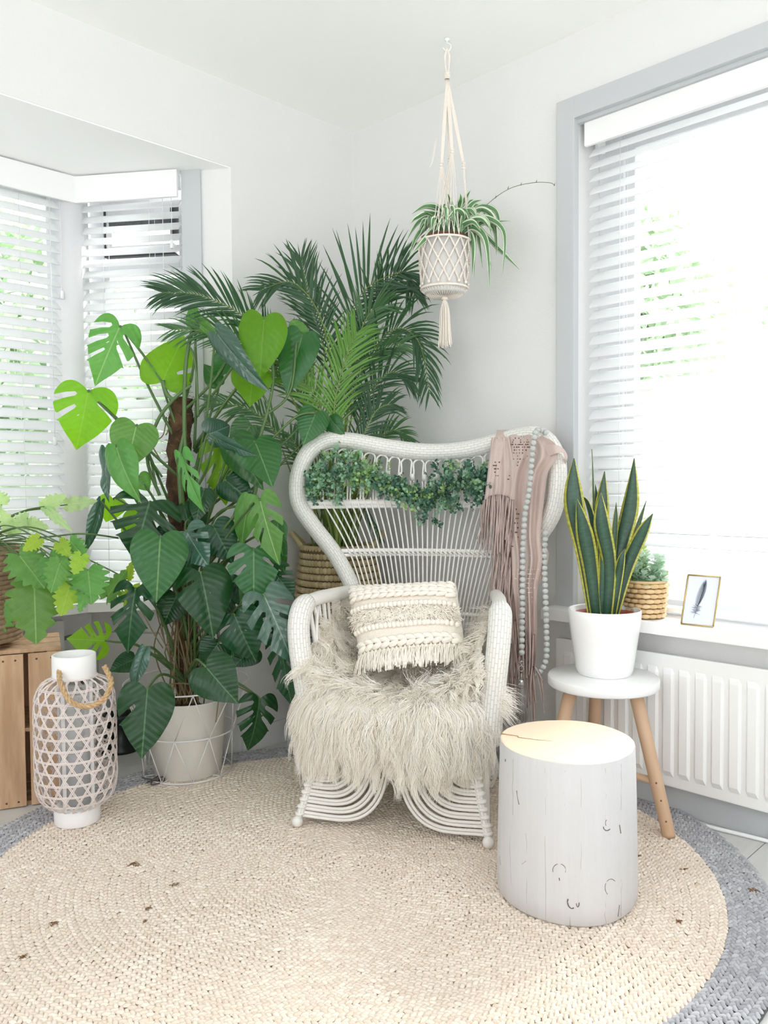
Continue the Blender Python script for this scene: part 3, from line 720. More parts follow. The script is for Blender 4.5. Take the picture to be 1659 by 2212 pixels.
chain(-.60, w=.0095, nst=12)
def pompoms(y0, y1, n=25):
    for i in range(n):
        x = -.98+1.96*(i+.5)/n; a, b = cpt(x, y0+.07, .004), cpt(x, y0-.07, .004)
        r0 = .0086; mb = MB().tube([a, a.lerp(b, .15), a.lerp(b, .5)+CN*.003, a.lerp(b, .85), b], [.002, r0*.9, r0*1.05, r0*.9, .002], 8); mb.build('pompom', m_braid, cu)
pompoms(.30, 0); pompoms(-.22, 0)
# shaggy band
N_ = 1500; mb = MB()
for i in range(N_):
    x, y = random.uniform(-.99, .99), random.uniform(-.13, .20); p = cpt(x, y, .001); a = random.uniform(0, 6.28)
    d = CXn*math.cos(a)+CYn*math.sin(a); L = random.uniform(.010, .022)
    mb.tube([p, p+CN*.009+d*L*.3, p+CN*.007+d*L-CYn*.004], [.0012, .0012, .0007], 3, cap=False, smooth=False)
mb.build('loop_pile', m_braid, cu, kind='stuff')
mb = MB()
for i in range(150):
    x = -.99+1.98*i/149; p = cpt(x, -.74, .006); L = random.uniform(.05, .075); s1 = random.gauss(0, .008)
    for q in range(2):
        o_ = CXn*random.gauss(0, .0015); mb.tube(smooth([p+o_, p-CYn*L*.4+CN*.010+CXn*s1*.5+o_, p-CYn*L+CN*.012+CXn*(s1+random.gauss(0, .003))], 3), .0011, 4, cap=False)
    if i % 6 == 0: mb.tube([p+CYn*.006, p-CYn*.008], [.004, .0045], 6)
mb.build('fringe', m_braid, cu, kind='stuff')
# ================================================================== LEAF SHAPES
def leaf_outline(kind):
    half = [(-.02, .0), (-.10, .10), (-.155, .26), (-.12, .42), (0.0, .53), (.17, .575), (.36, .53), (.55, .42), (.73, .28), (.88, .12), (1.0, 0)]
    if kind == 'narrow': half = [(-.02, 0), (-.10, .12), (-.10, .32), (.05, .5), (.25, .56), (.45, .46), (.65, .33), (.85, .14), (1, 0)]
    P = [Vector((t, s)) for s, t in half]
    sm = smooth([Vector((p.x, p.y, 0)) for p in P], 5); return [(max(p.x, 0), p.y) for p in sm]
SLOTS = {'heart': ([], []), 'narrow': ([], []),
         'slit': ([(.20, .10, .16, .035)], []),
         'one': ([(.44, .22, .20, .06)], []),
         'few': ([(.20, .06, .18, .06), (.52, .28, .15, .065)], [(.34, .14, .18, .055)]),
         'split': ([(.14, .02, .16, .06), (.40, .20, .13, .065), (.64, .42, .09, .045)], [(.26, .10, .15, .06), (.52, .30, .11, .06)])}
HOLES = {'slit': [(.12, .26, .035, .018), (-.10, .34, .03, .015)], 'split': [(.10, .30, .028, .013), (-.10, .24, .028, .013)], 'few': [(.09, .42, .022, .012)], 'heart': [], 'narrow': [], 'one': []}
def inside(p, poly):
    c = False; n = len(poly)
    for i in range(n):
        (x1, y1), (x2, y2) = poly[i], poly[i-1]
        if (y1 > p[1]) != (y2 > p[1]) and p[0] < (x2-x1)*(p[1]-y1)/(y2-y1)+x1: c = not c
    return c
def side_pts(kind, slots):
    P = leaf_outline(kind if kind == 'narrow' else 'heart'); out = []; used = set()
    for (x, y) in P:
        hit = None
        for q in slots:
            if x > .2 and abs(y-q[0]) < q[3]: hit = q
        if hit is None: out.append((x, y)); continue
        if hit in used: continue
        used.add(hit); sy, iy, ix, w = hit
        wx = max(a for a, b in P if abs(b-sy) < .08); 
        out += [(wx*.97, sy-w), ((wx+ix)/2, (sy+iy)/2-w*.95), (ix+.04, iy-w*.62+.01), (ix, iy), (ix+.03, iy+w*.62+.01), ((wx+ix)/2, (sy+iy)/2+w*.80), (wx*.95, sy+w*1.05)]
    return out
def build_flat(outer, holes, grid, uvf):
    pts = [Vector(p) for p in outer]; loops_ = [list(range(len(pts)))]
    for h in holes:
        o = len(pts); q = [Vector((h[0]+h[3]*math.cos(a)*.8+h[2]*math.sin(a)*math.copysign(.9, h[0]), h[1]+h[2]*math.sin(a)*.9)) for a in np.linspace(0, 2*math.pi, 9)[:-1]]
        pts += q; loops_.append(list(range(o, o+len(q))))
    polys = [[(pts[i].x, pts[i].y) for i in l] for l in loops_]
    ed = [(l[i], l[(i+1) % len(l)]) for l in loops_ for i in range(len(l))]
    xs = [p.x for p in pts]; ys = [p.y for p in pts]
    y = min(ys)+grid*.5
    while y < max(ys):
        x = -grid*math.floor(-min(xs)/grid)
        while x < max(xs):
            if inside((x, y), polys[0]) and not any(inside((x, y), q) for q in polys[1:]): pts.append(Vector((x, y)))
            x += grid
        y += grid
    vv, ee, ff_, *_ = geometry.delaunay_2d_cdt(pts, ed, [], 0, 1e-5)
    F = []
    for f_ in ff_:
        c = sum((vv[i] for i in f_), Vector((0, 0)))/len(f_)
        if inside(c, polys[0]) and not any(inside(c, q) for q in polys[1:]): F.append(list(f_))
    return vv, F
def leaf_mesh(kind, seed, curl=.16, fold=.16, wave=.02):
    rnd = random.Random(seed); rs, ls = SLOTS[kind]
    rp_ = side_pts(kind, rs); lp = [(-x, y) for x, y in side_pts(kind, ls)][::-1]
    outer = rp_+lp[1:-1] if abs(lp[0][0]) < 1e-6 else rp_+lp
    vv, F = build_flat(outer, HOLES[kind], .085, None)
    mb = MB(); wv = [rnd.uniform(0, 6) for _ in range(4)]
    for v in vv:
        x, y = v.x, v.y; r_ = abs(x)
        z = fold*r_-1.05*fold*r_*r_*2.0-curl*y*y*(1.0)-.10*curl*max(0, -y)*6+wave*math.sin(7*y+wv[0]+(3 if x > 0 else 0))*r_*2+wave*.7*math.sin(13*y+wv[1])*r_
        z += .005*math.cos((y-.55*r_)*9*6.283)*min(1, r_*4)
        mb.v.append(Vector((x, y, z)))
    for f_ in F: mb.face(f_, [(vv[i].x+.5, vv[i].y) for i in f_])
    return mb.mesh('leaf')
LM = {k: [leaf_mesh(k, i, c, f_, .02+.012*i) for i, (c, f_) in enumerate(((.22, .32), (.32, .42), (.12, .22)))] for k in SLOTS}
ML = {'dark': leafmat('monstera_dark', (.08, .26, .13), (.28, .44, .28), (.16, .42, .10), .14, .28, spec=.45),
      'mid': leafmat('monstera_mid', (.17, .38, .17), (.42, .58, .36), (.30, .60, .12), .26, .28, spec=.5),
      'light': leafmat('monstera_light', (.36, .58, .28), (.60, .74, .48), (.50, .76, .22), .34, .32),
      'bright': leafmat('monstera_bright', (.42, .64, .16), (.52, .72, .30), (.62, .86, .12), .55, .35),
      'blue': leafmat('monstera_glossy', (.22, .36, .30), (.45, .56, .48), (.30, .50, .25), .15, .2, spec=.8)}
m_stem = M('petiole', (.36, .47, .26), .45, vcol=(.28, .40, .22)); m_root = M('aerial_root', (.42, .36, .26), .8, vcol=(.55, .50, .36))
def place_leaf(par, mesh, mat, base, tip, width, roll=0, pitch=0, name='leaf', wref=1.15, towards=None):
    """base, tip are points in the room, width in metres; roll turns the blade about its midrib"""
    Y = (tip-base); L = Y.length; Y = Y.normalized()
    Nn = ((towards if towards is not None else CAM)-base).normalized(); Nn = (Nn-Y*Nn.dot(Y)).normalized()
    X = Y.cross(Nn); q = Matrix.Rotation(R(roll), 3, Y); Nn = q@Nn; X = q@X
    w = width/wref
    mm = Matrix(((X.x*w, Y.x*L, Nn.x*L, base.x), (X.y*w, Y.y*L, Nn.y*L, base.y), (X.z*w, Y.z*L, Nn.z*L, base.z), (0, 0, 0, 1)))
    o = link(name, mesh, par, mw=mm)
    if not mesh.materials: mesh.materials.append(mat)
    o.material_slots[0].link = 'OBJECT'; o.material_slots[0].material = mat
    return o

# ================================================================== MONSTERA
PC = Vector((1.51, 2.485, 0)); PCd = (PC-CAM).dot(_f)
mon = thing('potted_monstera', 'tall monstera on a brown moss pole in a round white pot inside a wire stand', 'plant', tuple(PC))
m_pot = M('pot_cream', (.90, .89, .86), .5)
z0 = .014
MB().lathe([(.0, z0), (.112, z0), (.118, z0+.006), (.138, z0+.262), (.141, z0+.268), (.134, z0+.268), (.130, z0+.22), (.0, z0+.22)], PC, 56).build('pot', m_pot, mon)
MB().lathe([(.128, .20), (.0, .238)], PC+UP*.02, 32, wob=lambda t, z: 1+.02*math.sin(9*t)).build('soil', M('soil', (.20, .15, .12), .95, bump=(60, 1), vcol=(.27, .2, .15)), mon)
m_moss = M('moss_pole', (.42, .31, .21), .95, var=(.24, .16, .11), vs=22, bump=(70, 1.0))
pole = smooth([PC+UP*.24, at(402, 1300, PCd), at(386, 1080, PCd), at(392, 862, PCd)], 14)
mbp = MB().tube(pole, [.040+.003*math.sin(i*1.7) for i in range(len(pole))], 18)
for v in mbp.v: v += Vector((random.gauss(0, .002), random.gauss(0, .002), random.gauss(0, .002)))
mbp.build('moss_pole', m_moss, mon)
mb = MB()
for i in range(700):
    q = random.choice(pole); a = random.uniform(0, 6.28); z = random.uniform(-.03, .03); d = Vector((math.cos(a), math.sin(a), 0))
    p = q+d*.038+UP*z; t = Vector((random.gauss(0, 1), random.gauss(0, 1), random.gauss(0, .8))).normalized()
    mb.tube([p, p+t*.012+d*.004, p+t*.024+d*.001], .0007, 3, cap=False)
mb.build('coir_fibre', m_root, mon, kind='stuff')
# (base px, tip px, width px, depth base, depth tip, shape, tone, roll)
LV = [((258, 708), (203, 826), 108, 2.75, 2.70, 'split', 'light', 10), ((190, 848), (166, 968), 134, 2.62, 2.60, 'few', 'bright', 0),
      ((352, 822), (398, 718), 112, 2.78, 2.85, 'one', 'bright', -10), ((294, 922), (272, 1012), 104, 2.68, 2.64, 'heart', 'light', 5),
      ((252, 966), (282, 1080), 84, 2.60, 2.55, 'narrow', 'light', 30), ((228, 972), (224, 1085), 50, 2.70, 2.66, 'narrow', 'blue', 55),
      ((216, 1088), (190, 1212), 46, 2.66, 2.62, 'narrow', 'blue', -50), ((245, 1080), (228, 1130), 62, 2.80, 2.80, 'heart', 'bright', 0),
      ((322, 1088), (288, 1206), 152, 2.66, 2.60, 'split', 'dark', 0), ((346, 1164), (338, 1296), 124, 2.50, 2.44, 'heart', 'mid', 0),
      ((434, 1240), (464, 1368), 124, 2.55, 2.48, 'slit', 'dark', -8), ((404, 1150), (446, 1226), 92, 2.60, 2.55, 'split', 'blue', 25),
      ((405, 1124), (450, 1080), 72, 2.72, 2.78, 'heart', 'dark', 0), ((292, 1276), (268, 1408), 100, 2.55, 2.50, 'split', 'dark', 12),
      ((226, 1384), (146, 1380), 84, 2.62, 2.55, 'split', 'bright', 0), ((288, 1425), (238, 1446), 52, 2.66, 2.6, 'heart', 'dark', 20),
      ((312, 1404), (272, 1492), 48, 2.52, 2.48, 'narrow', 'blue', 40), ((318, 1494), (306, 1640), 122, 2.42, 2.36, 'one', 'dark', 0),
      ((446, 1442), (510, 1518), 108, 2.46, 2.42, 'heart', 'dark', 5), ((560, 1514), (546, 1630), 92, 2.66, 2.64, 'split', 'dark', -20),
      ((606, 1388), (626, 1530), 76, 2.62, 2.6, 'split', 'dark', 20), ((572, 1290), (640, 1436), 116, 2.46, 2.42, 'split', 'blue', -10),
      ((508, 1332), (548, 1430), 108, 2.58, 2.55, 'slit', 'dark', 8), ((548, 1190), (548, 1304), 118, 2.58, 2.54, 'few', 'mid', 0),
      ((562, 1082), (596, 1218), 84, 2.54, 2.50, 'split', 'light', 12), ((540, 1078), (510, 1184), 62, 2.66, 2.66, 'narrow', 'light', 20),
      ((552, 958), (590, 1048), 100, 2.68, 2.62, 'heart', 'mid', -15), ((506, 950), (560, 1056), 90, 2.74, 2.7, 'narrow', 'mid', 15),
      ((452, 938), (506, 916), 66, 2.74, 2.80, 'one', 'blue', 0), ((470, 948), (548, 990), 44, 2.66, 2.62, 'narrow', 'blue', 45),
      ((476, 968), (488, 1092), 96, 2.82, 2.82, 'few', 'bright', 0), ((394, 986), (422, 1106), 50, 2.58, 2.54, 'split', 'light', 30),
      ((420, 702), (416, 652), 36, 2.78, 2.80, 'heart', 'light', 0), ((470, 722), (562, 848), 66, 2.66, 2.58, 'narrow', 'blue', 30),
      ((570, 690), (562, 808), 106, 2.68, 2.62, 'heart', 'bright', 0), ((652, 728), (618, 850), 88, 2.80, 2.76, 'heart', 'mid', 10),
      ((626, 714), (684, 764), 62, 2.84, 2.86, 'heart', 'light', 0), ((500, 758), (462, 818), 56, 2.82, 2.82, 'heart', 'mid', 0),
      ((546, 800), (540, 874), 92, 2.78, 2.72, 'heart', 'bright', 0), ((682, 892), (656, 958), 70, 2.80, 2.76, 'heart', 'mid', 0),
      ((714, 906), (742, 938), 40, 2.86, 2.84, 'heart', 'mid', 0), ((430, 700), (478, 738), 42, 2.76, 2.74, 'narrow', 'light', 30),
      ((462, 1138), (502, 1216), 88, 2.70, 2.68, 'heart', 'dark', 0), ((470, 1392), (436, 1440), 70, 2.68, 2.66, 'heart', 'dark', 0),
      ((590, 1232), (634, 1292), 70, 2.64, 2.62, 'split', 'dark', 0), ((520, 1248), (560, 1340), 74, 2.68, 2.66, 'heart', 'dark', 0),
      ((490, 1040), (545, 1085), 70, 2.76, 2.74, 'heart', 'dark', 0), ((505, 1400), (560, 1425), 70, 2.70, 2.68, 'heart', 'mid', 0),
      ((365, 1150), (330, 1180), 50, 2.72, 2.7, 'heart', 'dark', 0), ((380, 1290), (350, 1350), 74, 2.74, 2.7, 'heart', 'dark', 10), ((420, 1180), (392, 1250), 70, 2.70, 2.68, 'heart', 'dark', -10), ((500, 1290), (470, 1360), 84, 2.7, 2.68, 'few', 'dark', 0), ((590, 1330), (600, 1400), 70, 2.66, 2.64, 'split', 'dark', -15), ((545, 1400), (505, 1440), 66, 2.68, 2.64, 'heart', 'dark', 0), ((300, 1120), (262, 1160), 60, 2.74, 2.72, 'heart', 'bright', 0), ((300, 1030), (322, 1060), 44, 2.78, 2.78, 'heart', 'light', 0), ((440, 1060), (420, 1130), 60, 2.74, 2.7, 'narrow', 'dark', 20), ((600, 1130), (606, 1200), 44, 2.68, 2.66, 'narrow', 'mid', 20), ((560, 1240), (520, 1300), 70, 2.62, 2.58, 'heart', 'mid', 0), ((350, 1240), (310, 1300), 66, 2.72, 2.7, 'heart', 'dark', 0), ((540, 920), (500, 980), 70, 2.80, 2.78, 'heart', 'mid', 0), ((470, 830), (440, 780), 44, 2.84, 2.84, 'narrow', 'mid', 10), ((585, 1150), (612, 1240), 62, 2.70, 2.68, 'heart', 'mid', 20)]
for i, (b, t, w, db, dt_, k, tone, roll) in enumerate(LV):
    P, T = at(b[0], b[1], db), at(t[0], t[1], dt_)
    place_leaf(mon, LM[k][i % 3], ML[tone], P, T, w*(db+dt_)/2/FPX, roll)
    # petiole from the blade back to the stem by the pole
    sy = min(1440, b[1]+random.uniform(120, 330)) if b[0] < 620 else b[1]+250
    if b[1] > 1380: sy = 1480
    S_ = at(random.uniform(385, 425), min(sy, 1490), PCd+random.uniform(-.05, .03)); D = (S_-P)
    mid_ = P.lerp(S_, .45)+UP*(.05 if b[1] > 1000 else -.01)+Vector((random.gauss(0, .01), random.gauss(0, .01), 0))
    st = P+(P-T).normalized()*.012
    MB().tube(smooth([P, st.lerp(mid_, .1), mid_, S_], 6), [.0028+.0028*q/18 for q in range(19)], 7).build('petiole', m_stem, mon)
# the two thick shoots climbing past the top of the pole, bare roots at the foot
for pts_, r_ in (([(402, 1010), (398, 900), (402, 780), (418, 702)], .0072), ([(428, 900), (424, 800), (414, 756), (404, 752)], .004), ([(392, 1100), (386, 1000), (400, 930)], .007),
                 ([(352, 822), (360, 850), (376, 866)], .007), ([(412, 832), (376, 862), (340, 910), (318, 990), (345, 1070)], .0062), ([(262, 706), (312, 770), (352, 830)], .0045),
                 ([(190, 848), (250, 905), (300, 960), (350, 1030)], .004), ([(558, 955), (580, 880), (590, 800), (568, 700)], .0055), ([(560, 955), (545, 1080), (470, 1180), (430, 1260)], .008),
                 ([(585, 880), (560, 840), (546, 800)], .004), ([(568, 900), (625, 850), (640, 740)], .0045), ([(575, 960), (640, 900), (682, 892)], .0042), ([(600, 1080), (540, 1090), (470, 1110), (440, 1200)], .0042),
                 ([(560, 1110), (510, 1180), (470, 1250)], .005), ([(530, 1035), (500, 1130), (470, 1220)], .004), ([(318, 958), (340, 1060)], .004)):
    MB().tube(smooth([at(x, y, PCd-.08+.0*i) for i, (x, y) in enumerate(pts_)], 6), r_, 8).build('shoot', m_stem, mon)
for i in range(46):
    x0 = random.uniform(330, 470); y0 = random.uniform(1230, 1400); x1 = 400+random.gauss(0, 22); d = PCd+random.uniform(-.10, .06)
    MB().tube(smooth([at(x0, y0, d), at((x0+x1)/2+random.gauss(0, 22), (y0+1500)/2, d), at(x1, 1520, d)], 6), random.uniform(.0012, .0032), 5).build('aerial_root', m_root, mon)
for pts_ in ([(345, 990), (330, 960), (352, 940), (360, 900)], [(365, 870), (352, 900), (364, 925), (358, 940)], [(296, 1300), (330, 1365), (352, 1400)], [(468, 1380), (474, 1480), (466, 1560)], [(388, 1300), (378, 1420), (372, 1520)], [(320, 1500), (360, 1480), (410, 1478), (440, 1500)], [(508, 1480), (545, 1500), (562, 1516)]):
    MB().tube(smooth([at(x, y, PCd-.16 if y > 1350 else PCd-.03) for x, y in pts_], 6), .0022, 6).build('aerial_root', m_root, mon)

# wire stand round the pot
wire = thing('wire_stand', 'flared white wire stand holding the monstera pot, on the rug edge', 'plant stand', tuple(PC))
m_wire = M('white_wire', (.90, .90, .90), .3)
def ringp(r_, z, n=36, c=PC): return [c+Vector((r_*math.cos(2*math.pi*i/n), r_*math.sin(2*math.pi*i/n), z)) for i in range(n)]
rings = ((.152, .022), (.168, .17), (.215, .335))
for (r_, z) in rings: MB().tube(ringp(r_, z), .0026, 8, closed=True).build('ring', m_wire, wire)
MB().tube(ringp(.10, .020), .0026, 8, closed=True).build('ring', m_wire, wire)
NW = 9
for i in range(NW):
    for (ra, za), (rb, zb) in zip(rings[:-1], rings[1:]):
        for dd in (-.5, .5):
            a0_ = 2*math.pi*(i+.1)/NW; a1_ = 2*math.pi*(i+.1+dd)/NW
            if ra != .152: a0_, a1_ = 2*math.pi*(i+.6)/NW, 2*math.pi*(i+.6+dd)/NW
            MB().tube([PC+Vector((ra*math.cos(a0_), ra*math.sin(a0_), za)), PC+Vector((rb*math.cos(a1_), rb*math.sin(a1_), zb))], .0017, 6).build('wire', m_wire, wire)
    a_ = 2*math.pi*(i+.1)/NW
    MB().tube([PC+Vector((.10*math.cos(a_), .10*math.sin(a_), .020)), PC+Vector((.152*math.cos(a_), .152*math.sin(a_), .022))], .0017, 6).build('wire', m_wire, wire)
# cord bunched at the foot of the stand
cdn = on(328, 1690, 2, .02)
mb = MB().tube(smooth([cdn+Vector((random.gauss(0, .018), random.gauss(0, .018), abs(random.gauss(0, .012)))) for _ in range(14)], 5), .0022, 6)
mb.build('coiled_cord', M('dark_cord', (.35, .32, .32), .6), None, label='small tangle of dark cord on the rug at the left foot of the wire stand', cat='cord')

# ================================================================== ARECA PALM in a seagrass basket
PB = Vector((2.10, 2.335, 0)); PBd = (PB-CAM).dot(_f)
palm = thing('potted_palm', 'tall feathery palm standing in a coiled seagrass basket in the corner', 'plant', tuple(PB))
bsk = thing('seagrass_basket', 'coiled seagrass basket with grey lower half and small handles, in the corner behind the chair', 'basket', tuple(PB))
m_sea = M('seagrass', (.80, .73, .58), .85, vcol=(.67, .60, .46)); m_seag = M('seagrass_grey', (.72, .73, .74), .85, vcol=(.60, .61, .63))
nco = 30
for k in range(nco):
    z = .02+k*.0262; f_ = k/(nco-1); r_ = .140+.030*math.sin(math.pi*min(1, f_*.9+.1))
    mb = MB(); nn = 62
    for i in range(nn):
        a0_ = 2*math.pi*(i+.5*(k % 2))/nn; c = PB+Vector((r_*math.cos(a0_), r_*math.sin(a0_), z)); tg = Vector((-math.sin(a0_), math.cos(a0_), 0)); od = Vector((math.cos(a0_), math.sin(a0_), 0))
        pr = [c+tg*(math.pi*r_/nn*q) for q in (-1.05, -.5, .5, 1.05)]
        mb.tube(pr, [.0095, .0128, .0128, .0095], 7, cap=False)
    mb.build('coil', m_sea if k > nco*.62 else m_seag, bsk)
    if k == nco-1: ztop_b = z
MB().lathe([(.001, .03), (.13, .03), (.150, .3), (.150, ztop_b)], PB, 32).build('lining', M('basket_lining', (.45, .38, .26), .9), bsk)
for s_ in (-1, 1):
    e = (_r0*s_); q = PB+e*.135+UP*(ztop_b+.005); tg = Vector((-e.y, e.x, 0))
    MB().tube(smooth([q-tg*.05, q-tg*.03+e*.03+UP*.035, q+e*.045+UP*.05, q+tg*.03+e*.03+UP*.035, q+tg*.05], 6), .010, 8).build('handle', m_sea, bsk)
MB().lathe([(.145, ztop_b-.06), (.0, ztop_b-.05)], PB, 24).build('soil', MATS['soil'], palm)
def palmmat(n, c, t): return M(n, c, .4, vcol=tuple(x*.82 for x in c), trans=.25, tcol=t, spec=.5)
mp_d = palmmat('palm_dark', (.21, .36, .24), (.28, .48, .22)); mp_m = palmmat('palm_mid', (.29, .46, .29), (.38, .58, .25)); mp_l = palmmat('palm_bright', (.42, .62, .26), (.55, .76, .22)); m_rach = M('palm_stalk', (.52, .60, .28), .5, vcol=(.42, .50, .24))
def frond(P, ds, n, lw, mat, a0_=.22, ang=52, droop=.30, lmax=None, upn=None, gr=.9):
    """P pixel path of the stalk with depths ds, n leaflet pairs, lw leaflet length in m"""
    sp = smooth([at(x, y, d) for (x, y), d in zip(P, ds)], 14); fr = frames(sp); N_ = len(sp)
    rt = thing('x', '', '', (0, 0, 0)) if False else None
    mb = MB().tube(sp, [.0045*(1-.8*i/(N_-1)) for i in range(N_)], 6)
    st = mb.build('frond', m_rach, palm)
    ml = MB()
    n = int(n*1.25)
    for i in range(n):
        f_ = a0_+(1-a0_)*(i+.5)/n; q = f_*(N_-1); j = int(q); p = sp[j].lerp(sp[min(j+1, N_-1)], q-j); T = fr[j][0]
        nrm = upn or (CAM-p).normalized()
        sd = T.cross(nrm); sd = sd.normalized() if sd.length > 1e-3 else fr[j][1]; nrm = sd.cross(T).normalized()
        L = lw*(.5+.6*math.sin(math.pi*min(1, (f_-a0_)/(1-a0_)*.88+.12)))*random.uniform(.88, 1.08)
        for s_ in (-1, 1):
            an = R(ang*(1-.45*f_)+random.gauss(0, 4)); d = (T*math.cos(an)+sd*s_*math.sin(an)+nrm*random.uniform(-.05, .28)).normalized()
            K = 5; pts_ = [p]; dd = d.copy()
            for k in range(K): dd = (dd-UP*(droop+.12)*gr*.30*(k+.6)/K*2).normalized(); pts_.append(pts_[-1]+dd*L/K)
            wv = d.cross(nrm).normalized()*.0040*(L/.14)**.4
            o = len(ml.v)
            for k, q_ in enumerate(pts_):
                w = (.35, .95, 1, .82, .5, .04)[k]; ml.v += [q_-wv*w, q_+nrm*.0018*w, q_+wv*w]
            for k in range(K):
                for e in (0, 1): ml.face((o+k*3+e, o+k*3+e+1, o+k*3+4+e, o+k*3+3+e))
    ml.build('leaflets', mat, st, kind='stuff')
B0 = (728, 1200)
frond([B0, (735, 1000), (738, 800), (752, 690), (795, 620), (868, 585)], [3.0, 3.0, 2.98, 2.95, 2.92, 2.9], 17, .235, mp_d, .50, 66, .05)
frond([B0, (722, 1000), (715, 800), (690, 680), (632, 610), (562, 628)], [3.0, 3.0, 2.95, 2.92, 2.88, 2.84], 26, 0.156, mp_d, .42, 50, .22)
frond([B0, (700, 1000), (640, 840), (545, 700), (440, 640), (352, 632)], [3.0, 2.98, 2.92, 2.82, 2.74, 2.70], 32, 0.156, mp_d, .45, 42, .18)
frond([(722, 1180), (672, 960), (600, 810), (500, 726), (372, 712)], [3.0, 2.94, 2.88, 2.8, 2.74], 26, 0.140, mp_m, .40, 42, .16)
frond([B0, (750, 960), (785, 800), (850, 712), (905, 740), (928, 850)], [3.0, 2.99, 2.96, 2.92, 2.88, 2.84], 30, 0.156, mp_d, .40, 48, .40)
frond([B0, (745, 950), (770, 780), (820, 640), (870, 588), (896, 640)], [3.02, 3.0, 3.0, 2.96, 2.92, 2.9], 28, 0.148, mp_d, .40, 46, .30)
frond([B0, (760, 980), (790, 870), (840, 805), (893, 825)], [3.0, 3.0, 2.98, 2.94, 2.92], 24, 0.133, mp_d, .35, 48, .35)
frond([B0, (726, 1000), (722, 880), (745, 780), (770, 720)], [2.95, 2.9, 2.86, 2.84, 2.82], 24, 0.156, mp_l, .35, 48, .20)
frond([B0, (715, 1010), (700, 900), (660, 830), (610, 800)], [2.95, 2.9, 2.88, 2.86, 2.84], 22, 0.133, mp_l, .35, 48, .3)
frond([(700, 1190), (660, 1040), (600, 940), (540, 885), (455, 868)], [3.0, 2.96, 2.92, 2.86, 2.82], 22, 0.109, mp_m, .40, 42, .25)
frond([B0, (770, 1040), (810, 960), (850, 930), (885, 952)], [3.05, 3.05, 3.04, 3.02, 3.0], 18, 0.094, mp_m, .40, 45, .3)
frond([B0, (740, 960), (762, 850), (800, 770), (872, 742)], [3.0, 2.98, 2.95, 2.93, 2.9], 26, 0.140, mp_m, .35, 48, .25)
frond([B0, (732, 990), (700, 760), (668, 640), (650, 560)], [3.05, 3.05, 3.05, 3.04, 3.04], 24, 0.156, mp_d, .42, 45, .1)
frond([B0, (734, 960), (748, 820), (790, 690), (830, 660)], [2.98, 2.94, 2.92, 2.9, 2.88], 26, 0.148, mp_m, .32, 46, .2)
frond([B0, (690, 1060), (650, 985), (628, 940)], [2.98, 2.92, 2.9, 2.88], 16, 0.101, mp_m, .3, 45, .3)
frond([B0, (700, 1020), (664, 900), (640, 800), (630, 720)], [3.02, 3.0, 2.98, 2.96, 2.96], 22, 0.125, mp_m, .38, 45, .2)
frond([B0, (760, 1000), (790, 930), (815, 885), (850, 872)], [2.98, 2.95, 2.93, 2.92, 2.9], 20, 0.117, mp_d, .3, 46, .3)
for i in range(56):
    x0 = random.gauss(722, 20); x1 = x0+random.gauss(8, 40); y1 = random.uniform(930, 1040)
    d = PBd+random.uniform(-.07, .07)
    MB().tube(smooth([at(x0, 1215, d), at(x0*.6+x1*.4, 1100, d), at(x1, y1, d-.02)], 4), [.0045-.002*q/8 for q in range(9)], 6).build('cane', m_rach, palm)
frond([(760, 1150), (775, 1070), (795, 1110), (822, 1165)], [3.0, 2.96, 2.94, 2.92], 10, 0.047, mp_d, .5, 30, .2)

# ================================================================== LOBED PHILODENDRON in a rope basket on the crate
def lobed_mesh(seed):
    rnd = random.Random(seed); P = []
    n = 7; ctrl = []
    half = [(-.02, .0), (-.16, .14), (-.22, .30)]
    prof = lambda s: .56*math.sin(math.pi*min(1, max(0, (s+.26)/1.26))**.72)**.8
    m_ = 6
    for i in range(m_):
        s0 = -.16+1.08*i/m_; s1 = -.16+1.08*(i+1)/m_
        w0, w1 = prof(s0), prof((s0+s1)/2)
        half += [(s0+.01, w0*.74), ((s0*.7+s1*.3), w1*.98), ((s0*.35+s1*.65), w1*1.04+rnd.uniform(-.02, .04))]
    half += [(.95, .08), (1.0, 0)]
    sm = smooth([Vector((t, s, 0)) for s, t in half], 4)
    r_ = [(max(0, p.x), p.y) for p in sm]; l_ = [(-x, y) for x, y in r_][::-1]
    vv, F = build_flat(r_+l_[1:-1], [], .09, None); mb = MB(); a_ = rnd.uniform(0, 6)
    for v in vv:
        x, y = v.x, v.y; mb.v.append(Vector((x, y, .22*abs(x)-.45*x*x-.12*y*y+.05*math.sin(16*y+a_+(2 if x > 0 else 0))*abs(x)*1.6)))
    for f_ in F: mb.face(f_, [(vv[i].x+.5, vv[i].y) for i in f_])
    return mb.mesh('leaf')
LO = [lobed_mesh(i) for i in range(4)]
m_ph = leafmat('philodendron', (.36, .56, .27), (.55, .70, .42), (.52, .75, .24), .35, .4, 7); m_py = leafmat('philodendron_young', (.62, .74, .25), (.72, .82, .40), (.74, .88, .25), .5, .45, 7); m_pp = leafmat('philodendron_backlit', (.72, .82, .62), (.8, .88, .7), (.80, .92, .55), .5, .4, 7)  # backlit copy puts the light from behind into a paler leaf colour
KB = Vector((.905, 2.80, .524))
phil = thing('potted_philodendron', 'bright green lobed philodendron spilling from the brown basket on the crate', 'plant', tuple(KB))
KD = (KB-CAM).dot(_f)
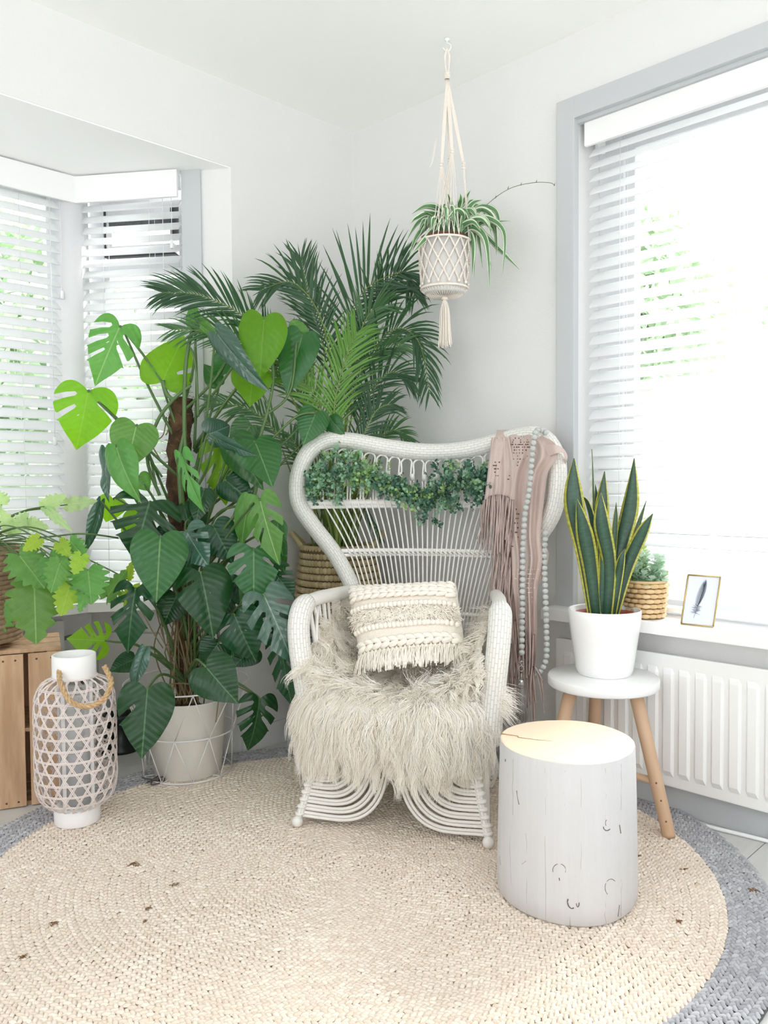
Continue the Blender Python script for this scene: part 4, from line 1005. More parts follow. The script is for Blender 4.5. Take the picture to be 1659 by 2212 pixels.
PL = [((74, 1264), (78, 1392), 118, m_ph), ((42, 1200), (94, 1268), 92, m_ph), ((106, 1206), (136, 1258), 84, m_ph), ((190, 1232), (198, 1304), 92, m_ph), ((152, 1262), (130, 1330), 66, m_py),
      ((152, 1170), (186, 1208), 50, m_ph), ((182, 1284), (172, 1322), 28, m_ph), ((84, 1164), (50, 1190), 38, m_py), ((128, 1172), (150, 1200), 40, m_py), ((130, 1215), (110, 1280), 60, m_ph), ((176, 1200), (160, 1240), 44, m_py),
      ((96, 1094), (140, 1070), 40, m_pp), ((146, 1090), (206, 1082), 38, m_pp), ((60, 1130), (102, 1140), 36, m_pp), ((30, 1150), (0, 1100), 40, m_pp), ((100, 1098), (152, 1146), 26, m_pp), ((4, 1090), (-20, 1060), 50, m_pp), ((60, 1120), (20, 1150), 44, m_pp),
      ((232, 1288), (272, 1232), 46, m_ph), ((268, 1300), (300, 1262), 40, m_py), ((275, 1250), (285, 1215), 26, m_py), ((10, 1300), (-30, 1380), 90, m_ph), ((-10, 1200), (-70, 1260), 90, m_ph)]
ks = KB+UP*.315
for i, (b, t, w, mt) in enumerate(PL):
    d = KD-.17-.012*i if i < 11 else KD-.06
    P, T = at(b[0], b[1], d), at(t[0], t[1], d-.03)
    place_leaf(phil, LO[i % 4], mt, P, T, w*d/FPX, random.uniform(-12, 12), wref=1.2)
    s0 = ks+Vector((random.uniform(-.05, .05), random.uniform(-.05, .05), 0)); md = s0.lerp(P, .55)+UP*(.05 if b[1] > 1150 else .03)
    MB().tube(smooth([s0, md, P], 8), .0024, 6).build('petiole', m_stem, phil)
MB().tube(smooth([ks, at(100, 1160, KD-.05), at(180, 1153, KD-.1), at(255, 1162, 2.64)], 8), .0032, 6).build('petiole', m_stem, phil)
for i in range(16):
    s0 = ks+Vector((random.uniform(-.11, .11), random.uniform(-.11, .11), 0)); a_ = random.uniform(0, 6.28); e = ks+Vector((math.cos(a_)*.12, math.sin(a_)*.12, .02))
    MB().tube(smooth([s0, s0.lerp(e, .5)+UP*.035, e], 6), .0022, 5).build('stem', m_rach, phil)
MB().lathe([(.140, .285), (0, .30)], KB, 24).build('soil', MATS['soil'], phil)
rb = thing('rope_basket', 'round brown woven rope basket standing on the wooden crate', 'basket', tuple(KB))
m_rope = M('brown_rope', (.66, .56, .45), .9, var=(.54, .44, .34), vs=40, bump=(90, .7))
for k in range(20):
    z = .010+k*.0155; r_ = .145+.006*math.sin(k*.5)
    pts_ = [KB+Vector(((r_+.0016*math.sin(22*a_+k))*math.cos(a_), (r_+.0016*math.sin(22*a_+k))*math.sin(a_), z)) for a_ in np.linspace(0, 2*math.pi, 65)[:-1]]
    MB().tube(pts_, .0098, 7, closed=True).build('coil', m_rope, rb)
MB().lathe([(.001, .005), (.138, .005), (.138, .30)], KB, 24).build('lining', m_rope, rb)
# ================================================================== WOODEN CRATE
CF = Vector((1.10, 2.566, 0)); CXD = Vector((-.926, .378, 0)); CYD = Vector((.378, .926, 0)); CH_ = .505
crate = thing('wooden_crate', 'tall slatted fruit crate of pale wood standing on end, left edge', 'crate', tuple(CF+CXD*.19+CYD*.15))
m_cr = M('crate_wood', (.80, .67, .54), .7, var=(.70, .56, .43), vs=6, stretch=(6, 6, .8), bump=(30, .2)); m_nail = M('nail', (.35, .27, .22), .6)
def cbox(u0, u1, v0, v1, z0, z1, n='board', b=.002):
    return MB().box(CF+CXD*((u0+u1)/2)+CYD*((v0+v1)/2)+UP*((z0+z1)/2), (u1-u0, v1-v0, z1-z0), CXD, CYD, UP, bev=b).build(n, m_cr, crate)
bu = 0
for k, w in enumerate((.098, .078, .082, .080)):
    bd_ = cbox(bu, bu+w, 0, .009, .004, CH_-.012)
    for zz in (.02, CH_-.03):
        MB().ball(CF+CXD*(bu+w*.3)-CYD*.0005+UP*zz, .0035, 6, 4, (1, .4, 1), CXD, CYD).build('nail', m_nail, bd_)
        MB().ball(CF+CXD*(bu+w*.75)-CYD*.0005+UP*zz, .0035, 6, 4, (1, .4, 1), CXD, CYD).build('nail', m_nail, bd_)
    bu += w+.014
WT = bu-.014
for k in range(3): cbox(0, WT, .02+k*.095, .105+k*.095, CH_-.012, CH_, 'top_board')
for k in range(3): cbox(0, WT, .02+k*.095, .105+k*.095, .0, .012, 'bottom_board')
cbox(0, WT, .012, .29, .24, .252, 'shelf')
for k in range(3): cbox(0, .01, .012+k*.1, .095+k*.1, .012, CH_-.012, 'side_board'); cbox(WT-.01, WT, .012+k*.1, .095+k*.1, .012, CH_-.012, 'side_board')
for k in range(4): cbox(.0+k*.0975, .085+k*.1, .290, .299, .004, CH_-.012, 'back_board')
for u in (.012, WT-.042):
    for v in (.010, .26): cbox(u, u+.03, v, v+.03, .012, CH_-.012, 'corner_post')
# dark pot on the floor behind the lantern
dp = on(258, 1625, 2, 0); 
dk = MB().lathe([(.0, .0), (.075, .0), (.078, .012), (.060, .03), (.058, .13), (.064, .14), (.05, .14), (.05, .03), (.0, .03)], dp+Vector((.02, .03, 0)), 32)
dk.build('dark_flowerpot', M('dark_glaze', (.10, .15, .14), .3), None, label='dark green glazed pot on the floor between lantern and monstera', cat='pot')

# ================================================================== RATTAN LANTERN
LC = Vector((1.047, 2.352, 0)); z_ = .017
lan = thing('lantern', 'whitewashed hexagonal-weave cane lantern with a rope handle, on the rug', 'lantern', tuple(LC))
m_cane = M('cane_whitewash', (.93, .90, .89), .6, vcol=(.86, .80, .78)); m_lw = M('lantern_wood', (.93, .925, .925), .5, bump=(30, .15))
MB().lathe([(.0, z_), (.064, z_), (.066, z_+.004), (.066, z_+.046), (.060, z_+.050), (.0, z_+.050)], LC, 48).build('base', m_lw, lan)
MB().lathe([(.055, .455), (.062, .455), (.063, .46), (.063, .522), (.060, .525), (.056, .523), (.056, .46)], LC, 48).build('neck', m_lw, lan)
LP_ = [(.060, .062), (.088, .078), (.108, .105), (.116, .14), (.117, .20), (.117, .30), (.116, .37), (.110, .41), (.095, .438), (.070, .452), (.060, .458)]
lpp = smooth([Vector((r_, 0, z)) for r_, z in LP_], 6)
def lprof(f_):
    q = f_*(len(lpp)-1); i = min(int(q), len(lpp)-2); p = lpp[i].lerp(lpp[i+1], q-i); return p.x, p.z
zs_ = [p.z for p in lpp]
def lr(z):
    for a_, b_ in zip(lpp[:-1], lpp[1:]):
        if a_.z <= z <= b_.z+1e-9: return a_.x+(b_.x-a_.x)*(z-a_.z)/max(1e-6, b_.z-a_.z)
    return lpp[-1].x
def strip(path, w, name, off):
    """flat cane strip following points (angle, z) on the lantern body"""
    mb = MB(); G = []
    for i, (a_, z) in enumerate(path):
        j, k = max(0, i-1), min(len(path)-1, i+1)
        f3 = lambda q: Vector((lr(q[1])*math.cos(q[0]), lr(q[1])*math.sin(q[0]), q[1]))
        p = f3(path[i]); t = (f3(path[k])-f3(path[j])); t = t.normalized(); e = .002; dz = (lr(z+e)-lr(z-e))/(2*e) if .064 < z < .456 else 0
        nr = Vector((math.cos(a_), math.sin(a_), -dz)).normalized(); s_ = t.cross(nr).normalized(); o = off*math.cos(i*1.15)*.5+off*.2
        q = LC+p+nr*o; G.append([q-s_*w+nr*0, q-s_*w*.6+nr*.0012, q+s_*w*.6+nr*.0012, q+s_*w, q+s_*w*.6-nr*.0008, q-s_*w*.6-nr*.0008])
    mb.grid(G, wrap=True); return mb.build(name, m_cane, lan)
NH = 18; sl_ = 2*math.pi/NH; kz_ = 5.19; z0_ = .078; dz_ = sl_/(2*kz_)
k = 0
while z0_+(k+.5)*dz_ < .437:
    for o_ in (-.0018, .0018): strip([(2*math.pi*i/72, z0_+(k+.5)*dz_+o_) for i in range(73)], (.0015), 'cane_hoop', .0012)
    k += 1
for s_ in (-1, 1):
    for h_ in range(NH):
        for o_ in (-.035, .035):
            path = []
            for i in range(34):
                r_, z = lprof(i/33); path.append((h_*sl_+o_*.55+s_*kz_*(z-z0_), z))
            strip(path, .0015, 'cane_strip', .0022*s_)
MB().tube([LC+UP*.457+Vector((.0645*math.cos(a_), .0645*math.sin(a_), 0)) for a_ in np.linspace(0, 6.283, 41)[:-1]], .003, 6, closed=True).build('cane_hoop', m_cane, lan)
m_lg = bpy.data.materials.new('lantern_glass'); m_lg.use_nodes = True
_p = m_lg.node_tree.nodes['Principled BSDF']; _p.inputs['Alpha'].default_value = .22; _p.inputs['Base Color'].default_value = (.75, .78, .80, 1); _p.inputs['Roughness'].default_value = .05
MB().lathe([(.0, .072), (.050, .072), (.050, .42), (.0475, .42), (.0475, .076), (.0, .076)], LC, 32).build('glass_cylinder', m_lg, lan)
MB().lathe([(.0, .078), (.040, .078), (.040, .225), (.036, .23), (.0, .228)], LC, 28).build('candle', M('grey_candle', (.72, .72, .73), .5), lan)
for k in range(4):
    a_ = k*math.pi/2+.5; MB().box(LC+Vector((.056*math.cos(a_), .056*math.sin(a_), .25)), (.008, .008, .39)).build('inner_post', m_lw, lan)
# rope handle: three twisted strands
hp = smooth([at(128, 1448, 2.37), at(131, 1475, 2.31), at(150, 1512, 2.285), at(185, 1526, 2.28), at(222, 1512, 2.285), at(240, 1475, 2.31), at(226, 1440, 2.36)], 14)
fr_ = frames(hp)
for k in range(3):
    st = []
    for i, (p, (t, a_, b_)) in enumerate(zip(hp, fr_)):
        th = i*.55+k*2.094; st.append(p+a_*math.cos(th)*.0042+b_*math.sin(th)*.0042)
    ro_ = MB().tube(st, .0044, 7).build('rope_handle' if k == 0 else 'rope_strand', M('jute_rope', (.80, .68, .52), .9, var=(.68, .55, .40), vs=120), lan if k == 0 else rh_)
    if k == 0: rh_ = ro_
MB().ball(at(128, 1432, 2.385), .005, 8, 6).build('eyelet', m_nail, lan)

# ================================================================== STUMP
SC_ = Vector((1.715, 1.068, 0)); zb, zt_ = .017, .392
stump = thing('tree_stump', 'white-painted tree stump side table with a bare cut top, standing on the rug', 'stump', tuple(SC_))
def swob(t, z): 
    return 1+.022*math.sin(2*t+.6)+.014*math.sin(3*t+2)+.006*math.sin(5*t)+.03*math.exp(-((t-1.0) % 6.283)**2*3)*0-(.0)+.0016*math.sin(61*t+3*z)+.0012*math.sin(97*t)
sp_ = [(.0, zb), (.168, zb), (.1735, zb+.006), (.1745, zb+.05), (.173, .15), (.1700, .27), (.1665, zt_-.006), (.1655, zt_-.001)]
m_st = M('white_paint_wood', (.81, .805, .81), .5, stretch=(9, 9, .5), bump=(11, .35), var=(.795, .79, .79), vs=4)
MB().lathe(sp_, SC_, 220, wob=swob).build('trunk', m_st, stump)
m_cut = M('cut_wood', (.965, .89, .79), .55, var=(.955, .87, .76), vs=9)
G = [[SC_+Vector((r_*swob(t, zt_)*math.cos(t), r_*swob(t, zt_)*math.sin(t), zt_-.001+(.0015 if r_ < .165 else 0))) for t in np.linspace(0, 6.2832, 91)] for r_ in (.1655, .162, .12, .06, .001)]
MB().grid(G, smooth=False).build('cut_face', m_cut, stump)
m_crk = M('crack', (.72, .58, .45), .8); m_crkd = M('crack_dark', (.45, .40, .36), .8)
# drying crack across the top, standing hairline checks and knots on the side
ca = [on(1082, 1585, 2, zt_+.001), on(1118, 1590, 2, zt_+.001), on(1120, 1593, 2, zt_+.001), on(1160, 1598, 2, zt_+.001), on(1195, 1601, 2, zt_+.001)]
mb = MB()
for i, (a_, b_) in enumerate(zip(ca[:-1], ca[1:])):
    w0, w1 = (.0028, .0022, .0016, .0012, .0003)[i:i+2]; mb.tube([a_, b_], [w0, w1], 6, flat=.5)
mb.build('crack', m_crk, stump)
def onstump(px, py, off=.0005):
    q = ray(px, py)/FPX; best = None
    for i in range(1, 700):
        P = CAM+q*(1.0+i*.0015); z = P.z; 
        rr_ = np.interp(z, [p[1] for p in sp_[2:]], [p[0] for p in sp_[2:]]); t = math.atan2(P.y-SC_.y, P.x-SC_.x)
        if math.hypot(P.x-SC_.x, P.y-SC_.y) < rr_*swob(t, z)+off: return P
    return None
def mark(pts_, r_=.0006, mat=m_crkd, nm='crack'):
    q = [onstump(*p) for p in pts_]; q = [p for p in q if p is not None]
    if len(q) > 1: MB().tube(smooth(q, 4) if len(q) > 2 else q, r_, 5).build(nm, mat, stump)
m_hair = M('hairline', (.70, .68, .66), .8)
for x, y0, y1 in ((1108, 1640, 1760), (1103, 1780, 1975), (1178, 1660, 1990), (1220, 1665, 1740), (1308, 1660, 1780), (1342, 1650, 1750), (1137, 1800, 1985), (1255, 1680, 1890), (1308, 1930, 2003), (1342, 1900, 1995)):
    mark([(x+random.gauss(0, .8), y) for y in np.linspace(y0, y1, 9)], .00045, m_hair)
mark([(1232, 1940), (1231, 1975), (1232, 2008)], .0007)
def knot(cx, cy, rx, ry, a0_, a1_, r_=.0008): mark([(cx+rx*math.cos(a_), cy+ry*math.sin(a_)) for a_ in np.linspace(a0_, a1_, 11)], r_, m_crkd, 'knot')
knot(1208, 1880, 14, 14, 2.9, 6.6); knot(1320, 1917, 13, 18, 2.2, 5.4); knot(1236, 1948, 10, 14, 1.2, 3.6, .0016); knot(1248, 1950, 3, 9, 0, 3.0, .0012); knot(1311, 1786, 8, 8, .6, 3.2, .0014); knot(1310, 1778, 2, 6, 2, 5)
mark([(1208, 1896), (1209, 1902)], .0014); mark([(1338, 1782), (1341, 1800)], .0013); mark([(1116, 1708), (1118, 1722), (1121, 1738)], .0009); mark([(1092, 1640), (1092, 1645)], .0016); mark([(1079, 1850), (1082, 1868)], .001, m_hair); mark([(1338, 1955), (1335, 1980)], .0009); mark([(1127, 1867), (1136, 1860)], .0007, m_hair)

# ================================================================== STOOL
TC_ = Vector((2.175, 1.23, 0)); ST = .445
stool = thing('stool', 'round white stool on three beech legs under the sansevieria', 'stool', tuple(TC_))
MB().lathe([(.0, ST-.03), (.160, ST-.03), (.1635, ST-.026), (.1635, ST-.004), (.161, ST), (.0, ST)], TC_, 72).build('seat', m_white, stool)
m_beech = M('stool_wood', (.82, .70, .59), .55, var=(.76, .62, .50), vs=7, stretch=(3, 3, .7), vcol=(.80, .67, .55))
lg_ = []
for a_, kz in ((-91, 0), (150, 0), (40, 0)):
    t = R(a_); d = Vector((math.cos(t), math.sin(t), 0)); top = TC_+d*.105+UP*(ST-.03); bot = TC_+d*.213+UP*(.017 if a_ == -91 else .016)
    MB().tube([bot, bot.lerp(top, .02), bot.lerp(top, .5), top], [.0165, .0185, .019, .0195], 20).build('leg', m_beech, stool); lg_.append((bot, top))
hub = TC_+UP*.165
for (b_, t_) in lg_: p = b_.lerp(t_, (.165-.016)/.4); MB().tube([p, hub], .0105, 12).build('stretcher', m_beech, stool)
b_, t_ = lg_[0]
for f_, e in ((.24, .2), (.36, -.4), (.1, .3)):
    p = b_.lerp(t_, f_)+(CAM-b_).normalized()*.0185+_r0*.003*e; MB().ball(p, .003, 8, 5).build('knot', M('wood_knot', (.50, .33, .22), .6), stool)

# ================================================================== SANSEVIERIA
SN = Vector((2.197, 1.238, ST))
sp_pot = thing('white_planter', 'tapered glossy white planter standing on the round white stool', 'planter', tuple(SN))
MB().lathe([(.0, .0), (.076, .0), (.082, .004), (.086, .02), (.1075, .172), (.1085, .196), (.106, .199), (.102, .196), (.098, .15), (.0, .15)], SN, 72).build('pot', M('glazed_white', (.95, .95, .95), .18, coat=.4), sp_pot)
MB().lathe([(.088, .15), (.092, .184), (.089, .186), (.086, .15)], SN, 40).build('inner_pot', M('terracotta', (.72, .38, .33), .7), sp_pot)
san = thing('snake_plant', 'upright snake plant with yellow-edged leaves in the white planter on the stool', 'plant', tuple(SN+UP*.18))
MB().lathe([(.088, .172), (.0, .176)], SN, 24).build('soil', MATS['soil'], san)
m_sn = bpy.data.materials.new('snake_leaf'); m_sn.use_nodes = True
nt = m_sn.node_tree; N_n = nt.nodes; L_n = nt.links; p_ = N_n['Principled BSDF']; p_.inputs['Roughness'].default_value = .3
uv = N_n.new('ShaderNodeUVMap'); sx_ = N_n.new('ShaderNodeSeparateXYZ'); L_n.new(uv.outputs[0], sx_.inputs[0])
rp_ = N_n.new('ShaderNodeValToRGB'); L_n.new(sx_.outputs[0], rp_.inputs[0]); rp_.color_ramp.interpolation = 'LINEAR'
els = [(0, (.84, .82, .40)), (.10, (.80, .80, .34)), (.145, (.10, .22, .15)), (.5, (.20, .34, .26)), (.855, (.10, .22, .15)), (.90, (.80, .80, .34)), (1, (.84, .82, .40))]
rp_.color_ramp.elements[0].position = 0; rp_.color_ramp.elements[0].color = lin(els[0][1])+(1,); rp_.color_ramp.elements[1].position = 1; rp_.color_ramp.elements[1].color = lin(els[-1][1])+(1,)
for ps, c_ in els[1:-1]: e_ = rp_.color_ramp.elements.new(ps); e_.color = lin(c_)+(1,)
wv_ = N_n.new('ShaderNodeTexNoise'); mp_ = N_n.new('ShaderNodeMapping'); mp_.inputs['Scale'].default_value = (2.2, 46, 1); L_n.new(uv.outputs[0], mp_.inputs[0]); L_n.new(mp_.outputs[0], wv_.inputs['Vector']); wv_.inputs['Scale'].default_value = 1
hs_ = N_n.new('ShaderNodeHueSaturation'); L_n.new(rp_.outputs[0], hs_.inputs['Color']); mm_ = N_n.new('ShaderNodeMath'); mm_.operation = 'MULTIPLY_ADD'; L_n.new(wv_.outputs[0], mm_.inputs[0]); mm_.inputs[1].default_value = 1.3; mm_.inputs[2].default_value = .38; L_n.new(mm_.outputs[0], hs_.inputs['Value']); L_n.new(hs_.outputs[0], p_.inputs['Base Color'])
SD = (SN-CAM).dot(_f)
def blade(P, ws, ds, mat, par, twist0=0, twist1=0, name='leaf', cup=.25, nseg=7):
    sp = smooth([at(x, y, d) for (x, y), d in zip(P, ds)], nseg); n = len(sp); G = []
    for i, p in enumerate(sp):
        f_ = i/(n-1); T = (sp[min(i+1, n-1)]-sp[max(i-1, 0)]).normalized(); nv = (CAM-p).normalized(); nv = (nv-T*nv.dot(T)).normalized()
        nv = Matrix.Rotation(R(twist0+(twist1-twist0)*f_), 3, T)@nv; S_ = T.cross(nv)
        w = catm(ws, f_)*SD/FPX/2 if max(ws) > 1 else catm(ws, f_)
        w = max(w, .0004)
        G.append([p+S_*w*q+nv*(-cup*w*q*q+cup*w*.5) for q in (-1, -.55, 0, .55, 1)]+[p+S_*w*q+nv*(-cup*w*q*q+cup*w*.5-.0022*(1-abs(q))-.0003) for q in (.55, 0, -.55)])
    mb = MB(); o = 0; m_ = 8
    for row in G: mb.v.extend(row)
    us = [0, .225, .5, .775, 1, .775, .5, .225, 0]
    for i in range(n-1):
        for j in range(m_):
            j2 = (j+1) % m_; mb.face((i*m_+j, i*m_+j2, (i+1)*m_+j2, (i+1)*m_+j), [(us[j], i/(n-1)), (us[j+1], i/(n-1)), (us[j+1], (i+1)/(n-1)), (us[j], (i+1)/(n-1))])
    mb.face(list(range(m_))); return mb.build(name, mat, par)
SB = 1335
SNL = [([(1280, SB), (1262, 1200), (1240, 1080), (1240, 990)], [20, 34, 44, 3], 0, 0, 30, -.0), ([(1288, SB), (1276, 1230), (1262, 1150), (1246, 1077)], [24, 34, 36, 2], -.03, -.05, 0, 0),
       ([(1300, SB), (1296, 1200), (1300, 1100), (1306, 1018)], [22, 24, 32, 2], .03, .03, 5, 5), ([(1310, SB), (1316, 1220), (1300, 1130), (1298, 1064)], [24, 30, 34, 2], -.05, -.06, -10, 10),
       ([(1318, SB), (1340, 1190), (1362, 1090), (1370, 990)], [26, 32, 36, 2], .01, .02, 10, -20), ([(1325, SB), (1352, 1230), (1388, 1150), (1410, 1110)], [20, 30, 26, 2], -.04, -.07, -15, 25),
       ([(1282, SB), (1284, 1200), (1282, 1060), (1279, 970)], [10, 9, 10, 1], .04, .05, 60, 60), ([(1314, SB), (1326, 1180), (1330, 1120), (1331, 1085)], [14, 16, 12, 1], .0, .0, 30, 30),
       ([(1320, SB), (1340, 1150), (1350, 1090), (1356, 1048)], [12, 14, 14, 1], .04, .05, 45, 45), ([(1328, SB), (1350, 1240), (1378, 1140), (1396, 1082)], [18, 20, 14, 1], .03, .04, 35, 35),
       ([(1296, SB), (1302, 1260), (1302, 1200), (1300, 1160)], [18, 18, 14, 1], -.03, -.03, 10, 10), ([(1322, SB), (1335, 1250), (1342, 1210), (1350, 1185)], [16, 20, 16, 1], -.05, -.06, 0, 0),
       ([(1290, SB), (1282, 1150), (1270, 1090), (1258, 1072)], [16, 18, 14, 1], .02, .03, -40, -40), ([(1305, SB), (1292, 1160), (1290, 1090), (1286, 1046)], [14, 18, 14, 1], .05, .05, 20, 20)]
for P, ws, d0_, d1_, t0_, t1_ in SNL:
    blade(P, ws, [SD+d0_*.3, SD+d0_*.7+d1_*.0, SD+d0_*.3+d1_*.7, SD+d1_], m_sn, san, t0_, t1_)

# ================================================================== ON THE SILL
SZ = .605
wb = on(1391, 1338, 2, SZ); wdp = (wb-CAM).normalized(); wdp.z = 0; WBc = wb+wdp.normalized()*.052; WBc.x = min(WBc.x, 2.39); WBc.z = SZ
wbd = (WBc-CAM).dot(_f)
wbk = thing('woven_basket', 'small straw-coloured woven basket on the window sill behind the snake plant', 'basket', tuple(WBc))
m_straw = M('straw', (.90, .80, .63), .7, vcol=(.80, .67, .48)); rb_ = .5*92/FPX*wbd
MB().lathe([(.0, .001), (rb_*.80, .001), (rb_*.92, .10), (rb_*.90, .108), (.0, .09)], WBc, 32).build('liner', M('straw_dark', (.62, .48, .32), .8), wbk)
nr_, nv_ = 7, 17
for k in range(nr_):
    mb = MB(); z = .010+k*.0155; r_ = rb_*(.84+.14*k/nr_)
    for i in range(nv_):
        a_ = 2*math.pi*(i+.5*(k % 2))/nv_; od = Vector((math.cos(a_), math.sin(a_), 0)); tg = Vector((-od.y, od.x, 0)); c = WBc+od*r_+UP*z; h_ = math.pi*r_/nv_
        mb.tube([c-tg*h_*1.5-od*.002, c-tg*h_*.7+od*.002, c+od*.0045, c+tg*h_*.7+od*.002, c+tg*h_*1.5-od*.002], [.003, .0068, .0078, .0068, .003], 6, cap=False)
    mb.build('weave', m_straw, wbk)
MB().tube([WBc+Vector((rb_*.985*math.cos(a_), rb_*.985*math.sin(a_), .114)) for a_ in np.linspace(0, 6.283, 41)[:-1]], .005, 7, closed=True).build('rim', m_straw, wbk)
suc = thing('small_plant', 'small pale grey-green leafy plant in the straw basket on the sill', 'plant', tuple(WBc+UP*.1))
m_suc = M('pale_leaf', (.78, .86, .79), .5, vcol=(.66, .78, .66), trans=.3); m_suy = M('pale_yellow_leaf', (.70, .80, .42), .5, vcol=(.62, .74, .40), trans=.4)
def oval(mb, p, d, nrm, L, w, lift=.15):
    s_ = d.cross(nrm).normalized(); o = len(mb.v)
    for t, q in ((0, .12), (.3, .85), (.6, 1), (.85, .6), (1, .05)):
        c = p+d*L*t+nrm*(lift*L*math.sin(math.pi*t)); mb.v += [c-s_*w*q+nrm*.12*w, c, c+s_*w*q+nrm*.12*w]
    for k in range(4):
        for e in (0, 1): mb.face((o+k*3+e, o+k*3+e+1, o+k*3+4+e, o+k*3+3+e))
for i in range(34):
    a_ = random.uniform(0, 6.28); r_ = rb_*.9*math.sqrt(random.random()); b0_ = WBc+Vector((r_*.6*math.cos(a_), r_*.6*math.sin(a_), .09)); top = WBc+Vector((r_*1.15*math.cos(a_), r_*1.15*math.sin(a_), random.uniform(.13, .225)-.05*r_/rb_))
    mb = MB().tube([b0_, top], .0012, 4)
    for k in range(9):
        f_ = .35+.65*k/8; p = b0_.lerp(top, f_); an = k*2.4; d = Vector((math.cos(an), math.sin(an), .55)).normalized(); oval(mb, p, d, UP, .030*(1.15-.4*f_), .0105)
    mb.build('sprig', m_suy if i % 9 == 0 else m_suc, suc)
# little frame with a painted feather
f_bl, f_br, f_tl, f_tr = (1471, 1347), (1541, 1354), (1482, 1241), (1551, 1246)
fb = on(1506, 1350, 2, SZ); fd = (fb-CAM).dot(_f)
BL_ = on(1471, 1347, 2, SZ+.002); BR_ = on(1541, 1354, 2, SZ+.002); FX = (BR_-BL_).normalized(); FW = (BR_-BL_).length
fr0 = thing('picture_frame', 'small thin brass frame with a dark feather print standing on the right sill', 'picture frame', tuple((BL_+BR_)/2))
lean = Vector((-FX.y, FX.x, 0)); lean = lean if lean.dot(_f) > 0 else -lean
FZ = (UP*.97+lean*.16+FX*.085).normalized(); FN = FX.cross(FZ).normalized(); FN = FN if FN.dot(CAM-BL_) > 0 else -FN; FH = 107/FPX*fd
m_brass = M('brass', (.78, .68, .46), .35, metal=.7)
def fpt(x, y, o=0): return BL_+FX*(x*FW)+FZ*(y*FH)+FN*o
for (a_, b_) in (((0, 0), (1, 0)), ((1, 0), (1, 1)), ((1, 1), (0, 1)), ((0, 1), (0, 0))):
    MB().tube([fpt(*a_), fpt(*b_)], .0024, 6).build('frame_bar', m_brass, fr0)
pm = MB(); pm.v += [fpt(.01, .01, -.002), fpt(.99, .01, -.002), fpt(.99, .99, -.002), fpt(.01, .99, -.002), fpt(.01, .01, -.004), fpt(.99, .01, -.004), fpt(.99, .99, -.004), fpt(.01, .99, -.004)]
for q in ((0, 1, 2, 3), (7, 6, 5, 4), (0, 4, 5, 1), (1, 5, 6, 2), (2, 6, 7, 3), (3, 7, 4, 0)): pm.face(q, None, False)
pm.build('print', M('print_paper', (.90, .92, .97), .6), fr0)
m_fe = M('feather_ink', (.22, .30, .34), .7, vcol=(.34, .44, .46)); mb = MB()
def fline(a_, b_, w0, w1):
    A_, B_ = fpt(*a_, -.0012), fpt(*b_, -.0012); mb.tube([A_, A_.lerp(B_, .5), B_], [w0, (w0+w1)/2*1.3, w1], 4, flat=.2)
fline((.36, .14), (.56, .82), .0008, .0005)
for k in range(34):
    t = k/33; x, y = .43+.135*t, .38+.46*t; L = .125*math.sin(math.pi*min(1, t*.85+.15))**.6
    fline((x, y), (x-L, y+.02+.07*t), .0012, .0004); fline((x, y), (x+L*.95, y+.09), .0012, .0004)
for k in range(16):
    t = k/15; x, y = .385+.05*t, .24+.15*t; fline((x, y), (x-random.uniform(.08, .17), y+random.uniform(-.03, .06)), .0009, .0003); fline((x, y), (x+random.uniform(.06, .16), y+random.uniform(-.04, .04)), .0009, .0003)
mb.build('feather', m_fe, fr0)
MB().tube([fpt(.5, .6, -.005), fpt(.5, .6, -.005)-FN*.045-UP*FH*.58], .0012, 6).build('strut', m_brass, fr0)
# ================================================================== HANGING PLANTER
HK = Vector((2.111, 1.779, CZ)); HD = (HK-CAM).dot(_f)
hk = thing('ceiling_hook', 'small white hook in the ceiling holding the macrame hanger', 'hook', tuple(HK))
MB().lathe([(.0, -.001), (.010, -.001), (.009, -.006), (.003, -.008), (.0025, -.012)], HK, 16).build('plate', m_white, hk)
MB().tube([HK+Vector((0, 0, -.01))]+[HK+Vector((0, 0, -.028))+Vector((_r0.x*.013*math.sin(a_), _r0.y*.013*math.sin(a_), .013*math.cos(a_))) for a_ in np.linspace(0, 4.6, 12)], .0018, 6).build('hook', m_white, hk)
HC = HK.copy(); px = HD/FPX
def hp_(x, y, dd=0): return at(x, y, HD+dd)
PT_Z = at(960, 522, HD).z; PB_Z = at(960, 636, HD).z
PCx = at(960, 580, HD); HP = Vector((PCx.x, PCx.y, PB_Z))
hpot = thing('hanging_pot', 'white pot hanging in a macrame holder below the ceiling, with a spider plant', 'pot', tuple(HP))
rp0 = 53*px; hh = PT_Z-PB_Z
MB().lathe([(.0, .0), (rp0*.80, .0), (rp0*.86, .01), (rp0*.99, hh), (rp0*.94, hh), (rp0*.9, hh-.03), (.0, hh-.03)], HP, 48).build('pot', M('pot_grey_white', (.80, .79, .78), .5), hpot)
MB().lathe([(rp0*.93, hh-.004), (rp0*.95, hh+.012), (rp0*.90, hh+.012), (rp0*.88, hh-.03)], HP, 40).build('inner_pot', M('brown_plastic', (.42, .28, .22), .6), hpot)
mac = thing('macrame_hanger', 'off-white knotted macrame plant hanger with tassel, hanging from the ceiling hook', 'plant hanger', tuple(HK-UP*.03))
m_mac = M('macrame_cord', (.915, .885, .845), .85, bump=(200, .4))
def mt_(pts_, r_, nm='cord', n=4): return MB().tube(smooth(pts_, n), r_, 6).build(nm, m_mac, mac)
T0_ = hp_(966, 108)
